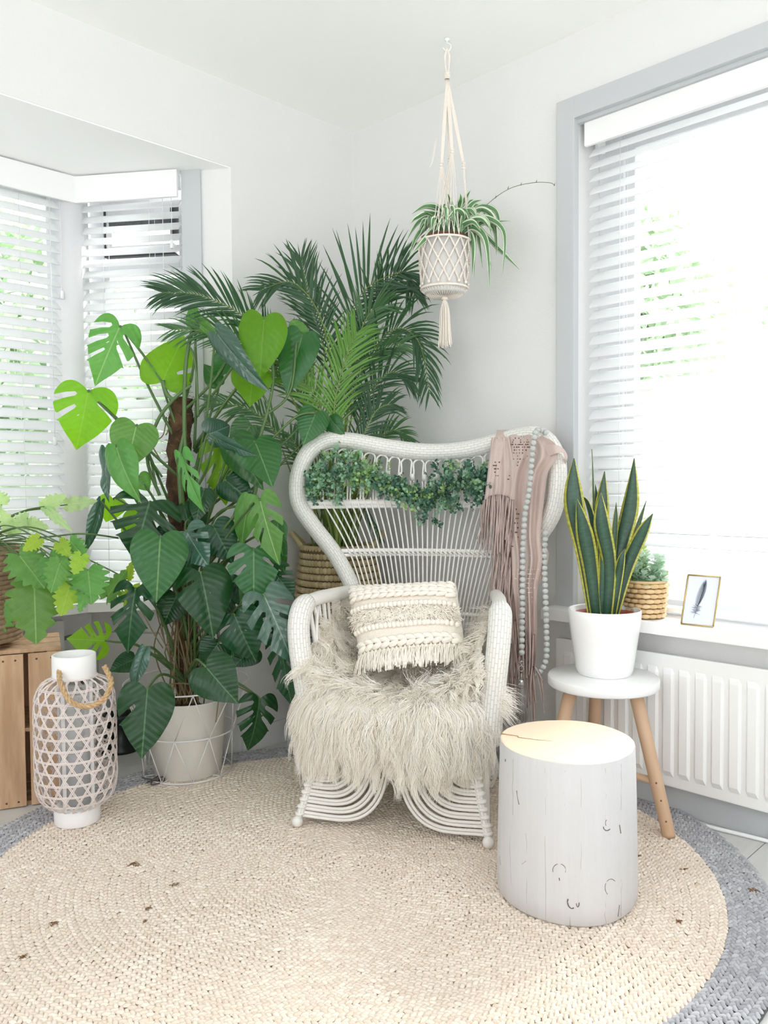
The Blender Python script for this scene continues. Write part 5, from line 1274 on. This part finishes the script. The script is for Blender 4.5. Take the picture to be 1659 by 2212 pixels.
# top loop and gathered bundle
for s_ in (-1, 1):
    for q in range(3): mt_([T0_+UP*.004, T0_+_r0*s_*(.006+.001*q)-UP*.02, T0_+_r0*s_*.006-UP*.05, hp_(966, 160)+_r0*s_*.002], .003, 'loop')
for q in range(6): c = hp_(966, 158+q*2.4); MB().tube([c+Vector((.0085*math.cos(a_), .0085*math.sin(a_), 0)) for a_ in np.linspace(0, 6.28, 13)[:-1]], .0022, 6, closed=True).build('wrapping', m_mac, mac)
# four legs of cords: bundle, knot half way, spreading to the net round the pot
KN = [((953, 360), -.07), ((994, 358), .02), ((976, 332), -.05), ((972, 345), .09)]
NN = 14
rim_ring = [HP+Vector(((rp0+.006)*math.cos(2*math.pi*i/NN), (rp0+.006)*math.sin(2*math.pi*i/NN), hh-.006)) for i in range(NN)]
for li, ((kx, ky), kd) in enumerate(KN):
    K_ = HP+Vector((0, 0, 0)); ang = [math.radians(225), math.radians(-45), math.radians(-90+180+45+90), math.radians(45)][li]
    tgt = [HP+Vector(((rp0+.006)*math.cos(ang+da), (rp0+.006)*math.sin(ang+da), hh+.0)) for da in np.linspace(-.5, .5, 6)]
    kn = hp_(kx, ky); kn = kn+Vector((math.cos(ang), math.sin(ang), 0))*.012
    for q in range(6):
        o_ = _r0*.0016*(q-2.5); mt_([hp_(966, 172)+o_*.8, hp_(966, 172).lerp(kn, .5)+o_*1.2, kn+o_*.8], .0013)
        mt_([kn+o_*.6, kn.lerp(tgt[q], .4)+o_*.5, tgt[q]], .0013)
    for q in range(3): c = kn+UP*(.009*(q-1)); MB().ball(c, .0062, 8, 6, (1.25, 1, .8)).build('knot', m_mac, mac)
# diamond net
rows_ = 4
def net(i, k):
    a_ = 2*math.pi*(i+.5*(k % 2))/NN; f_ = k/rows_; r_ = rp0*(.99-.10*f_)+.006; return HP+Vector((r_*math.cos(a_), r_*math.sin(a_), hh*(1-.80*f_)-.004))
for k in range(rows_):
    for i in range(NN):
        for dd in (0, 1):
            a_ = net(i, k); b_ = net(i+(dd if k % 2 else dd-1), k+1); off = _r0*.0012
            MB().tube([a_-off, a_.lerp(b_, .5)*1.0-off, b_-off], .0016, 5).build('net_cord', m_mac, mac); MB().tube([a_+off*1.4, b_+off*1.4], .0016, 5).build('net_cord', m_mac, mac)
        MB().ball(net(i, k), .0042, 6, 5).build('knot', m_mac, mac)
for i in range(NN): MB().ball(net(i, rows_), .0055, 6, 5).build('knot', m_mac, mac)
MB().tube([HP+Vector(((rp0*.985+.007)*math.cos(a_), (rp0*.985+.007)*math.sin(a_), hh-.004)) for a_ in np.linspace(0, 6.283, 41)[:-1]], .0034, 6, closed=True).build('net_ring', m_mac, mac)
MB().tube([HP+Vector(((rp0*.87+.007)*math.cos(a_), (rp0*.87+.007)*math.sin(a_), .018)) for a_ in np.linspace(0, 6.283, 41)[:-1]], .0040, 6, closed=True).build('net_ring', m_mac, mac)
GT = HP-UP*.008+UP*0
gp = Vector((HP.x, HP.y, at(958, 640, HD).z-.002))
for i in range(44):
    a_ = 2*math.pi*i/44; e = HP+Vector(((rp0*.86+.006)*math.cos(a_), (rp0*.86+.006)*math.sin(a_), .014)); q = HP+Vector((rp0*.45*math.cos(a_), rp0*.45*math.sin(a_), -.008))
    MB().tube(smooth([e, e.lerp(q, .5)-UP*.006, q, gp], 4), .0015, 4).build('gather_cord', m_mac, mac)
for q in range(4): c = gp-UP*(.004*q-.004); MB().tube([c+Vector((.009*math.cos(a_), .009*math.sin(a_), 0)) for a_ in np.linspace(0, 6.28, 13)[:-1]], .0024, 6, closed=True).build('wrapping', m_mac, mac)
TL_ = gp.z-at(960, 750, HD).z
for i in range(46):
    a_ = random.uniform(0, 6.28); r_ = random.uniform(.004, .024); L = TL_*random.uniform(.93, 1.0)
    mt_([gp, gp+Vector((math.cos(a_)*r_*.6, math.sin(a_)*r_*.6, -L*.25)), gp+Vector((math.cos(a_)*r_*.8, math.sin(a_)*r_*.8, -L*.7)), gp+Vector((math.cos(a_)*r_, math.sin(a_)*r_, -L))], .0017, 'tassel_cord', 3)
for q in range(3): mt_([hp_(940+q*2, 300), hp_(934+q, 345), hp_(928, 362)], .0008, 'cord')
# spider plant
sp = thing('spider_plant', 'variegated spider plant with arching striped leaves in the hanging pot', 'plant', tuple(HP+UP*hh))
m_spd = bpy.data.materials.new('spider_leaf'); m_spd.use_nodes = True; nt = m_spd.node_tree; p_ = nt.nodes['Principled BSDF']; p_.inputs['Roughness'].default_value = .4
uv = nt.nodes.new('ShaderNodeUVMap'); s_x = nt.nodes.new('ShaderNodeSeparateXYZ'); nt.links.new(uv.outputs[0], s_x.inputs[0]); r_p = nt.nodes.new('ShaderNodeValToRGB'); nt.links.new(s_x.outputs[0], r_p.inputs[0]); nt.links.new(r_p.outputs[0], p_.inputs['Base Color'])
r_p.color_ramp.elements[0].color = lin((.88, .93, .82))+(1,); r_p.color_ramp.elements[1].color = lin((.88, .93, .82))+(1,)
for ps, c_ in ((.20, (.86, .92, .80)), (.27, (.27, .44, .28)), (.5, (.38, .55, .36)), (.73, (.27, .44, .28)), (.80, (.86, .92, .80))): e_ = r_p.color_ramp.elements.new(ps); e_.color = lin(c_)+(1,)
r0_ = (965, 505)
SPL = [(.9, [(930, 462), (900, 470), (888, 482)]), (1, [(950, 455), (920, 445), (890, 462)]), (1, [(930, 480), (900, 510), (882, 560)]), (.9, [(940, 470), (905, 478), (878, 520)]), (1, [(945, 490), (915, 520), (893, 545)]),
       (1, [(955, 470), (935, 460), (912, 455)]), (1, [(975, 450), (970, 430), (966, 415)]), (1.1, [(985, 460), (1005, 430), (1016, 412)]), (1, [(990, 450), (995, 430), (994, 418)]), (1.1, [(1000, 470), (1020, 440), (1040, 432)]),
       (1.2, [(1010, 460), (1025, 470), (1024, 600)]), (1.2, [(1010, 450), (1022, 440), (1022, 520)]), (1.2, [(1020, 490), (1050, 520), (1058, 625)]), (1.2, [(1010, 490), (1042, 510), (1062, 580)]), (1, [(1030, 455), (1065, 470), (1075, 540)]),
       (1, [(1030, 450), (1070, 455), (1082, 500)]), (1, [(1040, 470), (1088, 500), (1085, 596)]), (.8, [(1030, 470), (1060, 478), (1103, 477)]), (.9, [(1035, 500), (1080, 540), (1122, 582)]), (1.1, [(1000, 480), (1030, 500), (1042, 578)]),
       (1, [(985, 480), (960, 470), (940, 500)]), (1, [(980, 485), (985, 500), (985, 530)]), (1, [(960, 480), (945, 500), (930, 550)]), (1, [(970, 480), (958, 500), (962, 530)]), (1, [(1000, 470), (985, 455), (955, 490)]),
       (1.1, [(1010, 480), (1000, 470), (990, 540)]), (1, [(940, 470), (920, 490), (905, 512)]), (1, [(1005, 455), (1035, 445), (1050, 470)]), (1, [(1020, 470), (1050, 475), (1062, 510)]), (1.1, [(1010, 500), (1022, 530), (1020, 598)]), (1, [(1045, 480), (1070, 500), (1072, 550)])]
for i in range(30):
    a_ = random.uniform(-.2, 3.3); L = random.uniform(40, 75); SPL.append((1, [(970+L*.5*math.cos(a_), 490-L*.45*abs(math.sin(a_))), (975+L*.9*math.cos(a_), 480-L*.5*abs(math.sin(a_))), (980+L*1.15*math.cos(a_), 500-L*.2*abs(math.sin(a_)))]))
for i, (w, P) in enumerate(SPL):
    far = (i % 4-1.2)*.03; bx = 965+(P[0][0]-965)*.25+(12 if P[0][0] > 1000 else 0)
    blade([(bx, 512)]+P, [8*w, 15*w, 12*w, .8], [HD+far*.2, HD+far*.6-.01, HD+far-.03, HD+far-.05], m_spd, sp, random.uniform(-25, 25), random.uniform(-50, 50), cup=.5)
MB().tube(smooth([hp_(1010, 490), hp_(1052, 442), hp_(1100, 408), hp_(1150, 395), hp_(1188, 395), hp_(1198, 401)], 8), .0011, 5).build('runner', M('runner_stem', (.42, .42, .34), .6), sp)
for x, y in ((1097, 408), (1070, 428), (1125, 400), (1158, 394), (1197, 401)): MB().tube([hp_(x, y), hp_(x+2, y-6)], [.0018, .0004], 5).build('bract', MATS['runner_stem'], sp)
mb = MB().lathe([(.0, .0), (rp0*.88, -.002)], HP+UP*(hh-.004), 20); mb.build('soil', MATS['soil'], sp)

# ================================================================== EUCALYPTUS GARLAND on the chair back
gar = thing('eucalyptus_garland', 'green eucalyptus garland lying along the rail of the chair back', 'garland', tuple(bkpx(850, 1050, .04)))
GPx = [(655, 1052, 22, 30), (700, 1030, 45, 40), (750, 1012, 40, 38), (800, 1030, 22, 32), (840, 1045, 16, 30), (880, 1068, 18, 34), (930, 1078, 40, 38), (980, 1050, 42, 38), (1030, 1035, 40, 34), (1052, 1045, 30, 26)]
gst = smooth([bkpx(x, y, .035) for x, y, *_ in GPx], 6)
MB().tube(gst, .0022, 6).build('stem', m_stem, gar)
m_eu = M('eucalyptus_leaf', (.36, .52, .43), .6, vcol=(.26, .42, .35), trans=.15); m_eul = M('eucalyptus_young', (.70, .82, .50), .6, vcol=(.55, .72, .48), trans=.3); m_eum = M('eucalyptus_mid', (.50, .68, .53), .6, vcol=(.64, .78, .66), trans=.2)
ml = {0: MB(), 1: MB(), 2: MB()}; sprigs = []
for i in range(620):
    q = random.random(); k = min(int(q*(len(GPx)-1)), len(GPx)-2); f_ = q*(len(GPx)-1)-k
    x, y, sp_y, _ = [a_+(b_-a_)*f_ for a_, b_ in zip(GPx[k], GPx[k+1])]
    x = max(668, x+random.gauss(0, 10)); yy = y+max(-1.5, min(1.5, random.gauss(0, .62)))*sp_y*.85; off = random.uniform(.025, .085)
    a_ = bkpx(x, y, .035); b_ = bkpx(min(1056, max(668, x+random.gauss(0, 12))), yy, min(off, .055) if x > 1030 else off); sprigs.append((a_, b_, x, yy))
for (P, Q) in (((900, 1085), (945, 1128)), ((880, 1080), (905, 1120)), ((1000, 1060), (1030, 1080)), ((960, 1075), (975, 1100)), ((700, 1010), (718, 985)), ((760, 1000), (770, 985)), ((950, 1030), (940, 1008)), ((985, 1020), (975, 1003))):
    for q in range(3): sprigs.append((bkpx(*P, .04), bkpx(Q[0]+random.gauss(0, 3), Q[1], .06), Q[0], Q[1]))
for a_, b_, x, yy in sprigs:
    tone = 2 if random.random() < .30 else 0
    if x < 830: tone = 2 if random.random() < .55 else (1 if random.random() < (.75 if 740 < x < 800 else .3) else 0)
    elif random.random() < .10: tone = 1
    d0 = (b_-a_); d0 = d0.normalized() if d0.length > .004 else Vector((random.gauss(0, 1), random.gauss(0, 1), random.gauss(0, 1))).normalized()
    c0 = b_-d0*.018; ml[tone].tube([c0-d0*.01, b_+d0*.012], .0007, 3, cap=False)
    for k in range(7):
        p = c0+d0*(.006*k); v = Vector((random.gauss(0, 1), random.gauss(0, 1), random.gauss(0, 1))); v = (v-d0*v.dot(d0)).normalized(); d = (v+d0*.5).normalized()
        nrm = d.cross(Vector((random.gauss(0, 1), random.gauss(0, 1), random.gauss(0, 1)))).normalized(); oval(ml[tone], p, d, nrm, random.uniform(.010, .0155), random.uniform(.0042, .0062), .08)
for k, (nm, mt) in {0: ('leaves', m_eu), 1: ('young_leaves', m_eul), 2: ('pale_leaves', m_eum)}.items(): ml[k].build(nm, mt, gar, kind='stuff')

# ================================================================== BLANKET
bla = thing('throw_blanket', 'dusty pink fringed throw hanging over the right wing of the chair back', 'blanket', tuple(bkpx(1120, 1000, .05)))
m_bl = M('dusty_pink', (.83, .76, .73), .9, var=(.80, .725, .695), vs=7, bump=(90, .25), trans=.12)
# rows of the main panel: (y, left x, right x) as seen, kept on the surface in front of the chair back
ROWS = [(938, 1072, 1160, .03), (955, 1066, 1196, .055), (985, 1062, 1205, .062), (1020, 1060, 1184, .065), (1060, 1056, 1178, .065), (1110, 1064, 1172, .065), (1160, 1074, 1168, .066), (1210, 1080, 1172, .068), (1260, 1086, 1162, .068), (1310, 1096, 1160, .068), (1360, 1102, 1160, .068), (1410, 1110, 1158, .066), (1455, 1118, 1152, .066)]
NCc = 44; rowsf = []
for k in range(len(ROWS)-1):
    for q in range(5):
        f_ = q/5; rowsf.append([catm([r_[c] for r_ in ROWS], (k+f_)/(len(ROWS)-1)) for c in range(4)])
rowsf.append(list(ROWS[-1]))
def bpt(f_, row, i):
    y, xl, xr, off = row; w = i/60
    fold = .014*math.sin(f_*19+.8*w)+.009*math.sin(f_*41+2.3*w+1)*(.4+w)
    return bkpx(xl+(xr-xl)*f_, y+ (6*math.sin(f_*9) if i > 50 else 0), off+fold*(.35+.65*min(1, i/12)))
G = [[bpt(j/(NCc-1), row, i) for j in range(NCc)] for i, row in enumerate(rowsf)]
# over the top of the frame and down the back a little
back_rows = []
for q, (dz, db_) in enumerate(((-.20, -.055), (-.12, -.052), (-.05, -.046), (-.01, -.036), (.010, -.015), (.012, .006))):
    back_rows.append([])
    for j in range(NCc):
        p = G[1][j]; tz = max(G[0][j].z, p.z); u_ = (p-F0).dot(WD); zt0 = tz+.004
        back_rows[-1].append(ch(u_, backb(u_, min(zt0, 1.18))-db_, zt0+dz))
MB().grid(back_rows+G[1:]).build('panel', m_bl, bla)
# flap wrapped round the wing
FLP = [[(1172, 962, .06), (1196, 960, .07), (1216, 968, .045), (1226, 985, .0), (1222, 1000, -.03)], [(1186, 985, .062), (1200, 980, .07), (1214, 978, .055), (1222, 995, .01), (1219, 1015, -.03)], [(1180, 1030, .055), (1186, 1024, .06), (1190, 1020, .05), (1190, 1020, .02), (1190, 1020, -.03)]]
MB().grid([smooth([bkpx(*p) for p in r_], 5) for r_ in FLP[:2]]).build('wing_fold', m_bl, bla)
LOW = [[(1176, 1170, .03), (1168, 1190, .05), (1160, 1215, .06)], [(1186, 1195, .02), (1176, 1220, .05), (1164, 1240, .06)], [(1182, 1225, .02), (1172, 1245, .05), (1160, 1262, .06)], [(1170, 1250, .04), (1164, 1262, .05), (1158, 1275, .06)]]
MB().grid([smooth([bkpx(*p) for p in r_], 5) for r_ in LOW]).build('lower_fold', m_bl, bla)
# inner flap with the cut fringe on the left
IN = [(945, 1062, 1100, .05), (1000, 1056, 1110, .07), (1050, 1050, 1112, .076), (1085, 1046, 1106, .078)]
G = [[bkpx(xl+(xr-xl)*j/20, y, off+.006*math.sin(j*1.1)) for j in range(21)] for y, xl, xr, off in IN]
MB().grid(G).build('flap', m_bl, bla)
m_fr = M('fringe_pink', (.77, .69, .66), .9, vcol=(.67, .60, .575))
def strand(x0, y0, x1, y1, off, wd=.0038, nm='fringe_strip'):
    P = smooth([bkpx(x0, y0, off), bkpx(x0*.6+x1*.4+random.gauss(0, 2), y0*.6+y1*.4, off+.006), bkpx(x1, y1, off+random.uniform(-.006, .01))], 5)
    mb = MB(); n = len(P); tw = random.uniform(-1, 1); G = []
    for i, p in enumerate(P):
        a_ = tw*2.2*i/n+random.uniform(-.1, .1); s_ = (_r0*math.cos(a_)+_f*math.sin(a_)); d = UP.cross(s_)
        w = wd*(1-.15*math.sin(i*2)); G.append([p-s_*w, p+d*.0012, p+s_*w, p-d*.0012])
    mb.grid(G, wrap=True); mb.face([0, 1, 2, 3]); mb.face([4*n-1, 4*n-2, 4*n-3, 4*n-4]); mb.build(nm, m_fr, bla)
for i in range(40):
    x = 1046+60*i/39+random.gauss(0, 1); strand(x, 1080-12*math.sin(i/39*3.1), x-8+random.gauss(0, 4), random.uniform(1150, 1215)-20*(i < 8), .082+random.uniform(-.01, .012))
for i in range(46):
    x = 1066+40*random.random(); y = random.uniform(1140, 1230); strand(x, y, x-14*random.random()-4, min(1345, y+random.uniform(80, 150)), .072+random.uniform(-.012, .012))
for i in range(34):
    x = random.uniform(1092, 1160); y = random.uniform(1330, 1450); strand(x, y, x+random.gauss(-2, 5), min(1565, y+random.uniform(70, 130)), .06+random.uniform(-.015, .01))
for (a_, b_) in (((1160, 1450), (1176, 1540)), ((1150, 1440), (1148, 1570)), ((1156, 1440), (1172, 1470)), ((1168, 1462), (1174, 1530)), ((1125, 1470), (1128, 1560)), ((1060, 1340), (1030, 1350)), ((1052, 1345), (1022, 1340)), ((1044, 1130), (1030, 1165)), ((1040, 1150), (1034, 1175))): strand(*a_, *b_, .075, .0035)
# cut-out dots of the pattern (dark where the lining shows, pale lower down)
m_hole = M('punched_hole', (.40, .33, .31), .9); m_sil = M('stud', (.93, .90, .88), .4)
def dot(x, y, r_, mat, off=.0, el=1):
    # nearest panel point
    rowi = min(range(len(rowsf)), key=lambda i: abs(rowsf[i][0]-y)); row = rowsf[rowi]; f_ = (x-row[1])/(row[2]-row[1])
    if not 0.02 < f_ < .98: return None
    p = bpt(f_, row, rowi); return p
def dots(spec, mat, nm):
    mb = MB(); n = 0
    for x, y, r_ in spec:
        p = dot(x, y, r_, mat)
        if p is None: continue
        t = (CAM-p).normalized(); mb.ball(p+t*.002, r_, 7, 4, (1, 1, .9)); n += 1
    mb.build(nm, mat, bla, kind='stuff')
H = []
for i in range(60): a_ = random.uniform(0, 6.28); H.append((1120+random.gauss(0, 14), 965+random.gauss(0, 16), random.uniform(.0014, .0026)))
for i in range(26): a_ = 3.5-2.6*i/25; H.append((1088+20*math.cos(a_), 1012+24*math.sin(a_), .0022))
for i in range(14): H.append((1064+random.gauss(6, 6), 1008+random.gauss(0, 6), .0026))
for i in range(30): H.append((1108-8*math.sin(i/29*3.14), 1098+i*3.0, .0016))
for i in range(12): H.append((1116+random.gauss(0, 4), 1104+i*5, .0028))
for i in range(16): H.append((1140+i*1.0, 972-abs(i-8)*1.5, .0016))
dots(H, m_hole, 'cutout_pattern')
dots([(1128+random.gauss(8, 11), 1255+random.gauss(0, 18), random.uniform(.0013, .0022)) for _ in range(90)], m_sil, 'stud_pattern')

# ================================================================== BEAD GARLAND
bg_ = thing('bead_garland', 'garland of grey wooden beads with a grey tassel hung over the throw', 'bead garland', tuple(bkpx(1163, 935, .07)))
m_bead = M('grey_bead', (.73, .74, .73), .55); m_mtl = M('silver_metal', (.80, .80, .80), .25, metal=.9)
me = MB().ball((0, 0, 0), 1, 16, 10).mesh('bead'); me.materials.append(m_bead)
def beads(P, r_, offs):
    pp = smooth([bkpx(x, y, o_) for (x, y), o_ in zip(P, offs)], 40); L = 0; nx = 0
    for a_, b_ in zip(pp[:-1], pp[1:]):
        d = (b_-a_).length
        while nx <= L+d:
            p = a_.lerp(b_, (nx-L)/max(d, 1e-9)); link('bead', me, bg_, mw=Matrix.Translation(p)@Matrix.Diagonal((r_, r_, r_*.93, 1))); nx += 2*r_*.97
        L += d
    return pp
pA = beads([(1178, 934), (1163, 928), (1154, 944), (1148, 1000), (1143, 1060), (1134, 1110), (1130, 1180), (1129, 1250), (1128, 1330), (1127, 1420)], .0098, [.03, .065, .10, .108, .108, .108, .106, .106, .106, .106])
pB = beads([(1179, 1152), (1176, 1200), (1178, 1280), (1180, 1350), (1181, 1400), (1178, 1430), (1166, 1452), (1152, 1462), (1138, 1448), (1130, 1432)], .0094, [.06]*10)
tb = bkpx(1127, 1424, .106); td = (tb-CAM).dot(_f)
def tp(x, y): return at(x, y, td)
MB().tube([tp(1127, 1432)+_r0*.005*math.sin(a_)+UP*(-.006*math.cos(a_)) for a_ in np.linspace(0, 6.28, 13)[:-1]], .0011, 6, closed=True).build('ring', m_mtl, bg_)
MB().tube([tp(1126, 1444)+_r0*.007*math.sin(a_)+UP*(-.009*math.cos(a_)) for a_ in np.linspace(0, 6.28, 13)[:-1]], .0011, 6, closed=True).build('ring', m_mtl, bg_)
MB().tube([tp(1126, 1455), tp(1126, 1470)], .0016, 6).build('loop', m_mtl, bg_)
tc = tp(1126, 1476); MB().lathe([(.0, .012), (.009, .012), (.010, .010), (.010, -.012), (.009, -.013)], tc, 20).build('cap', m_mtl, bg_)
mb = MB(); TLh = (1560-1486)*td/FPX
for i in range(130):
    a_ = random.uniform(0, 6.28); r_ = random.uniform(.1, 1)**.5; c = tc-UP*.012; L = TLh*random.uniform(.9, 1.02)
    mb.tube([c+Vector((math.cos(a_)*.007*r_, math.sin(a_)*.007*r_, 0)), c+Vector((math.cos(a_)*.013*r_, math.sin(a_)*.013*r_, -L*.5)), c+Vector((math.cos(a_)*.021*r_, math.sin(a_)*.021*r_, -L))], .0009, 4)
mb.build('tassel', M('grey_tassel', (.70, .69, .67), .8, vcol=(.58, .57, .55)), bg_, kind='stuff')
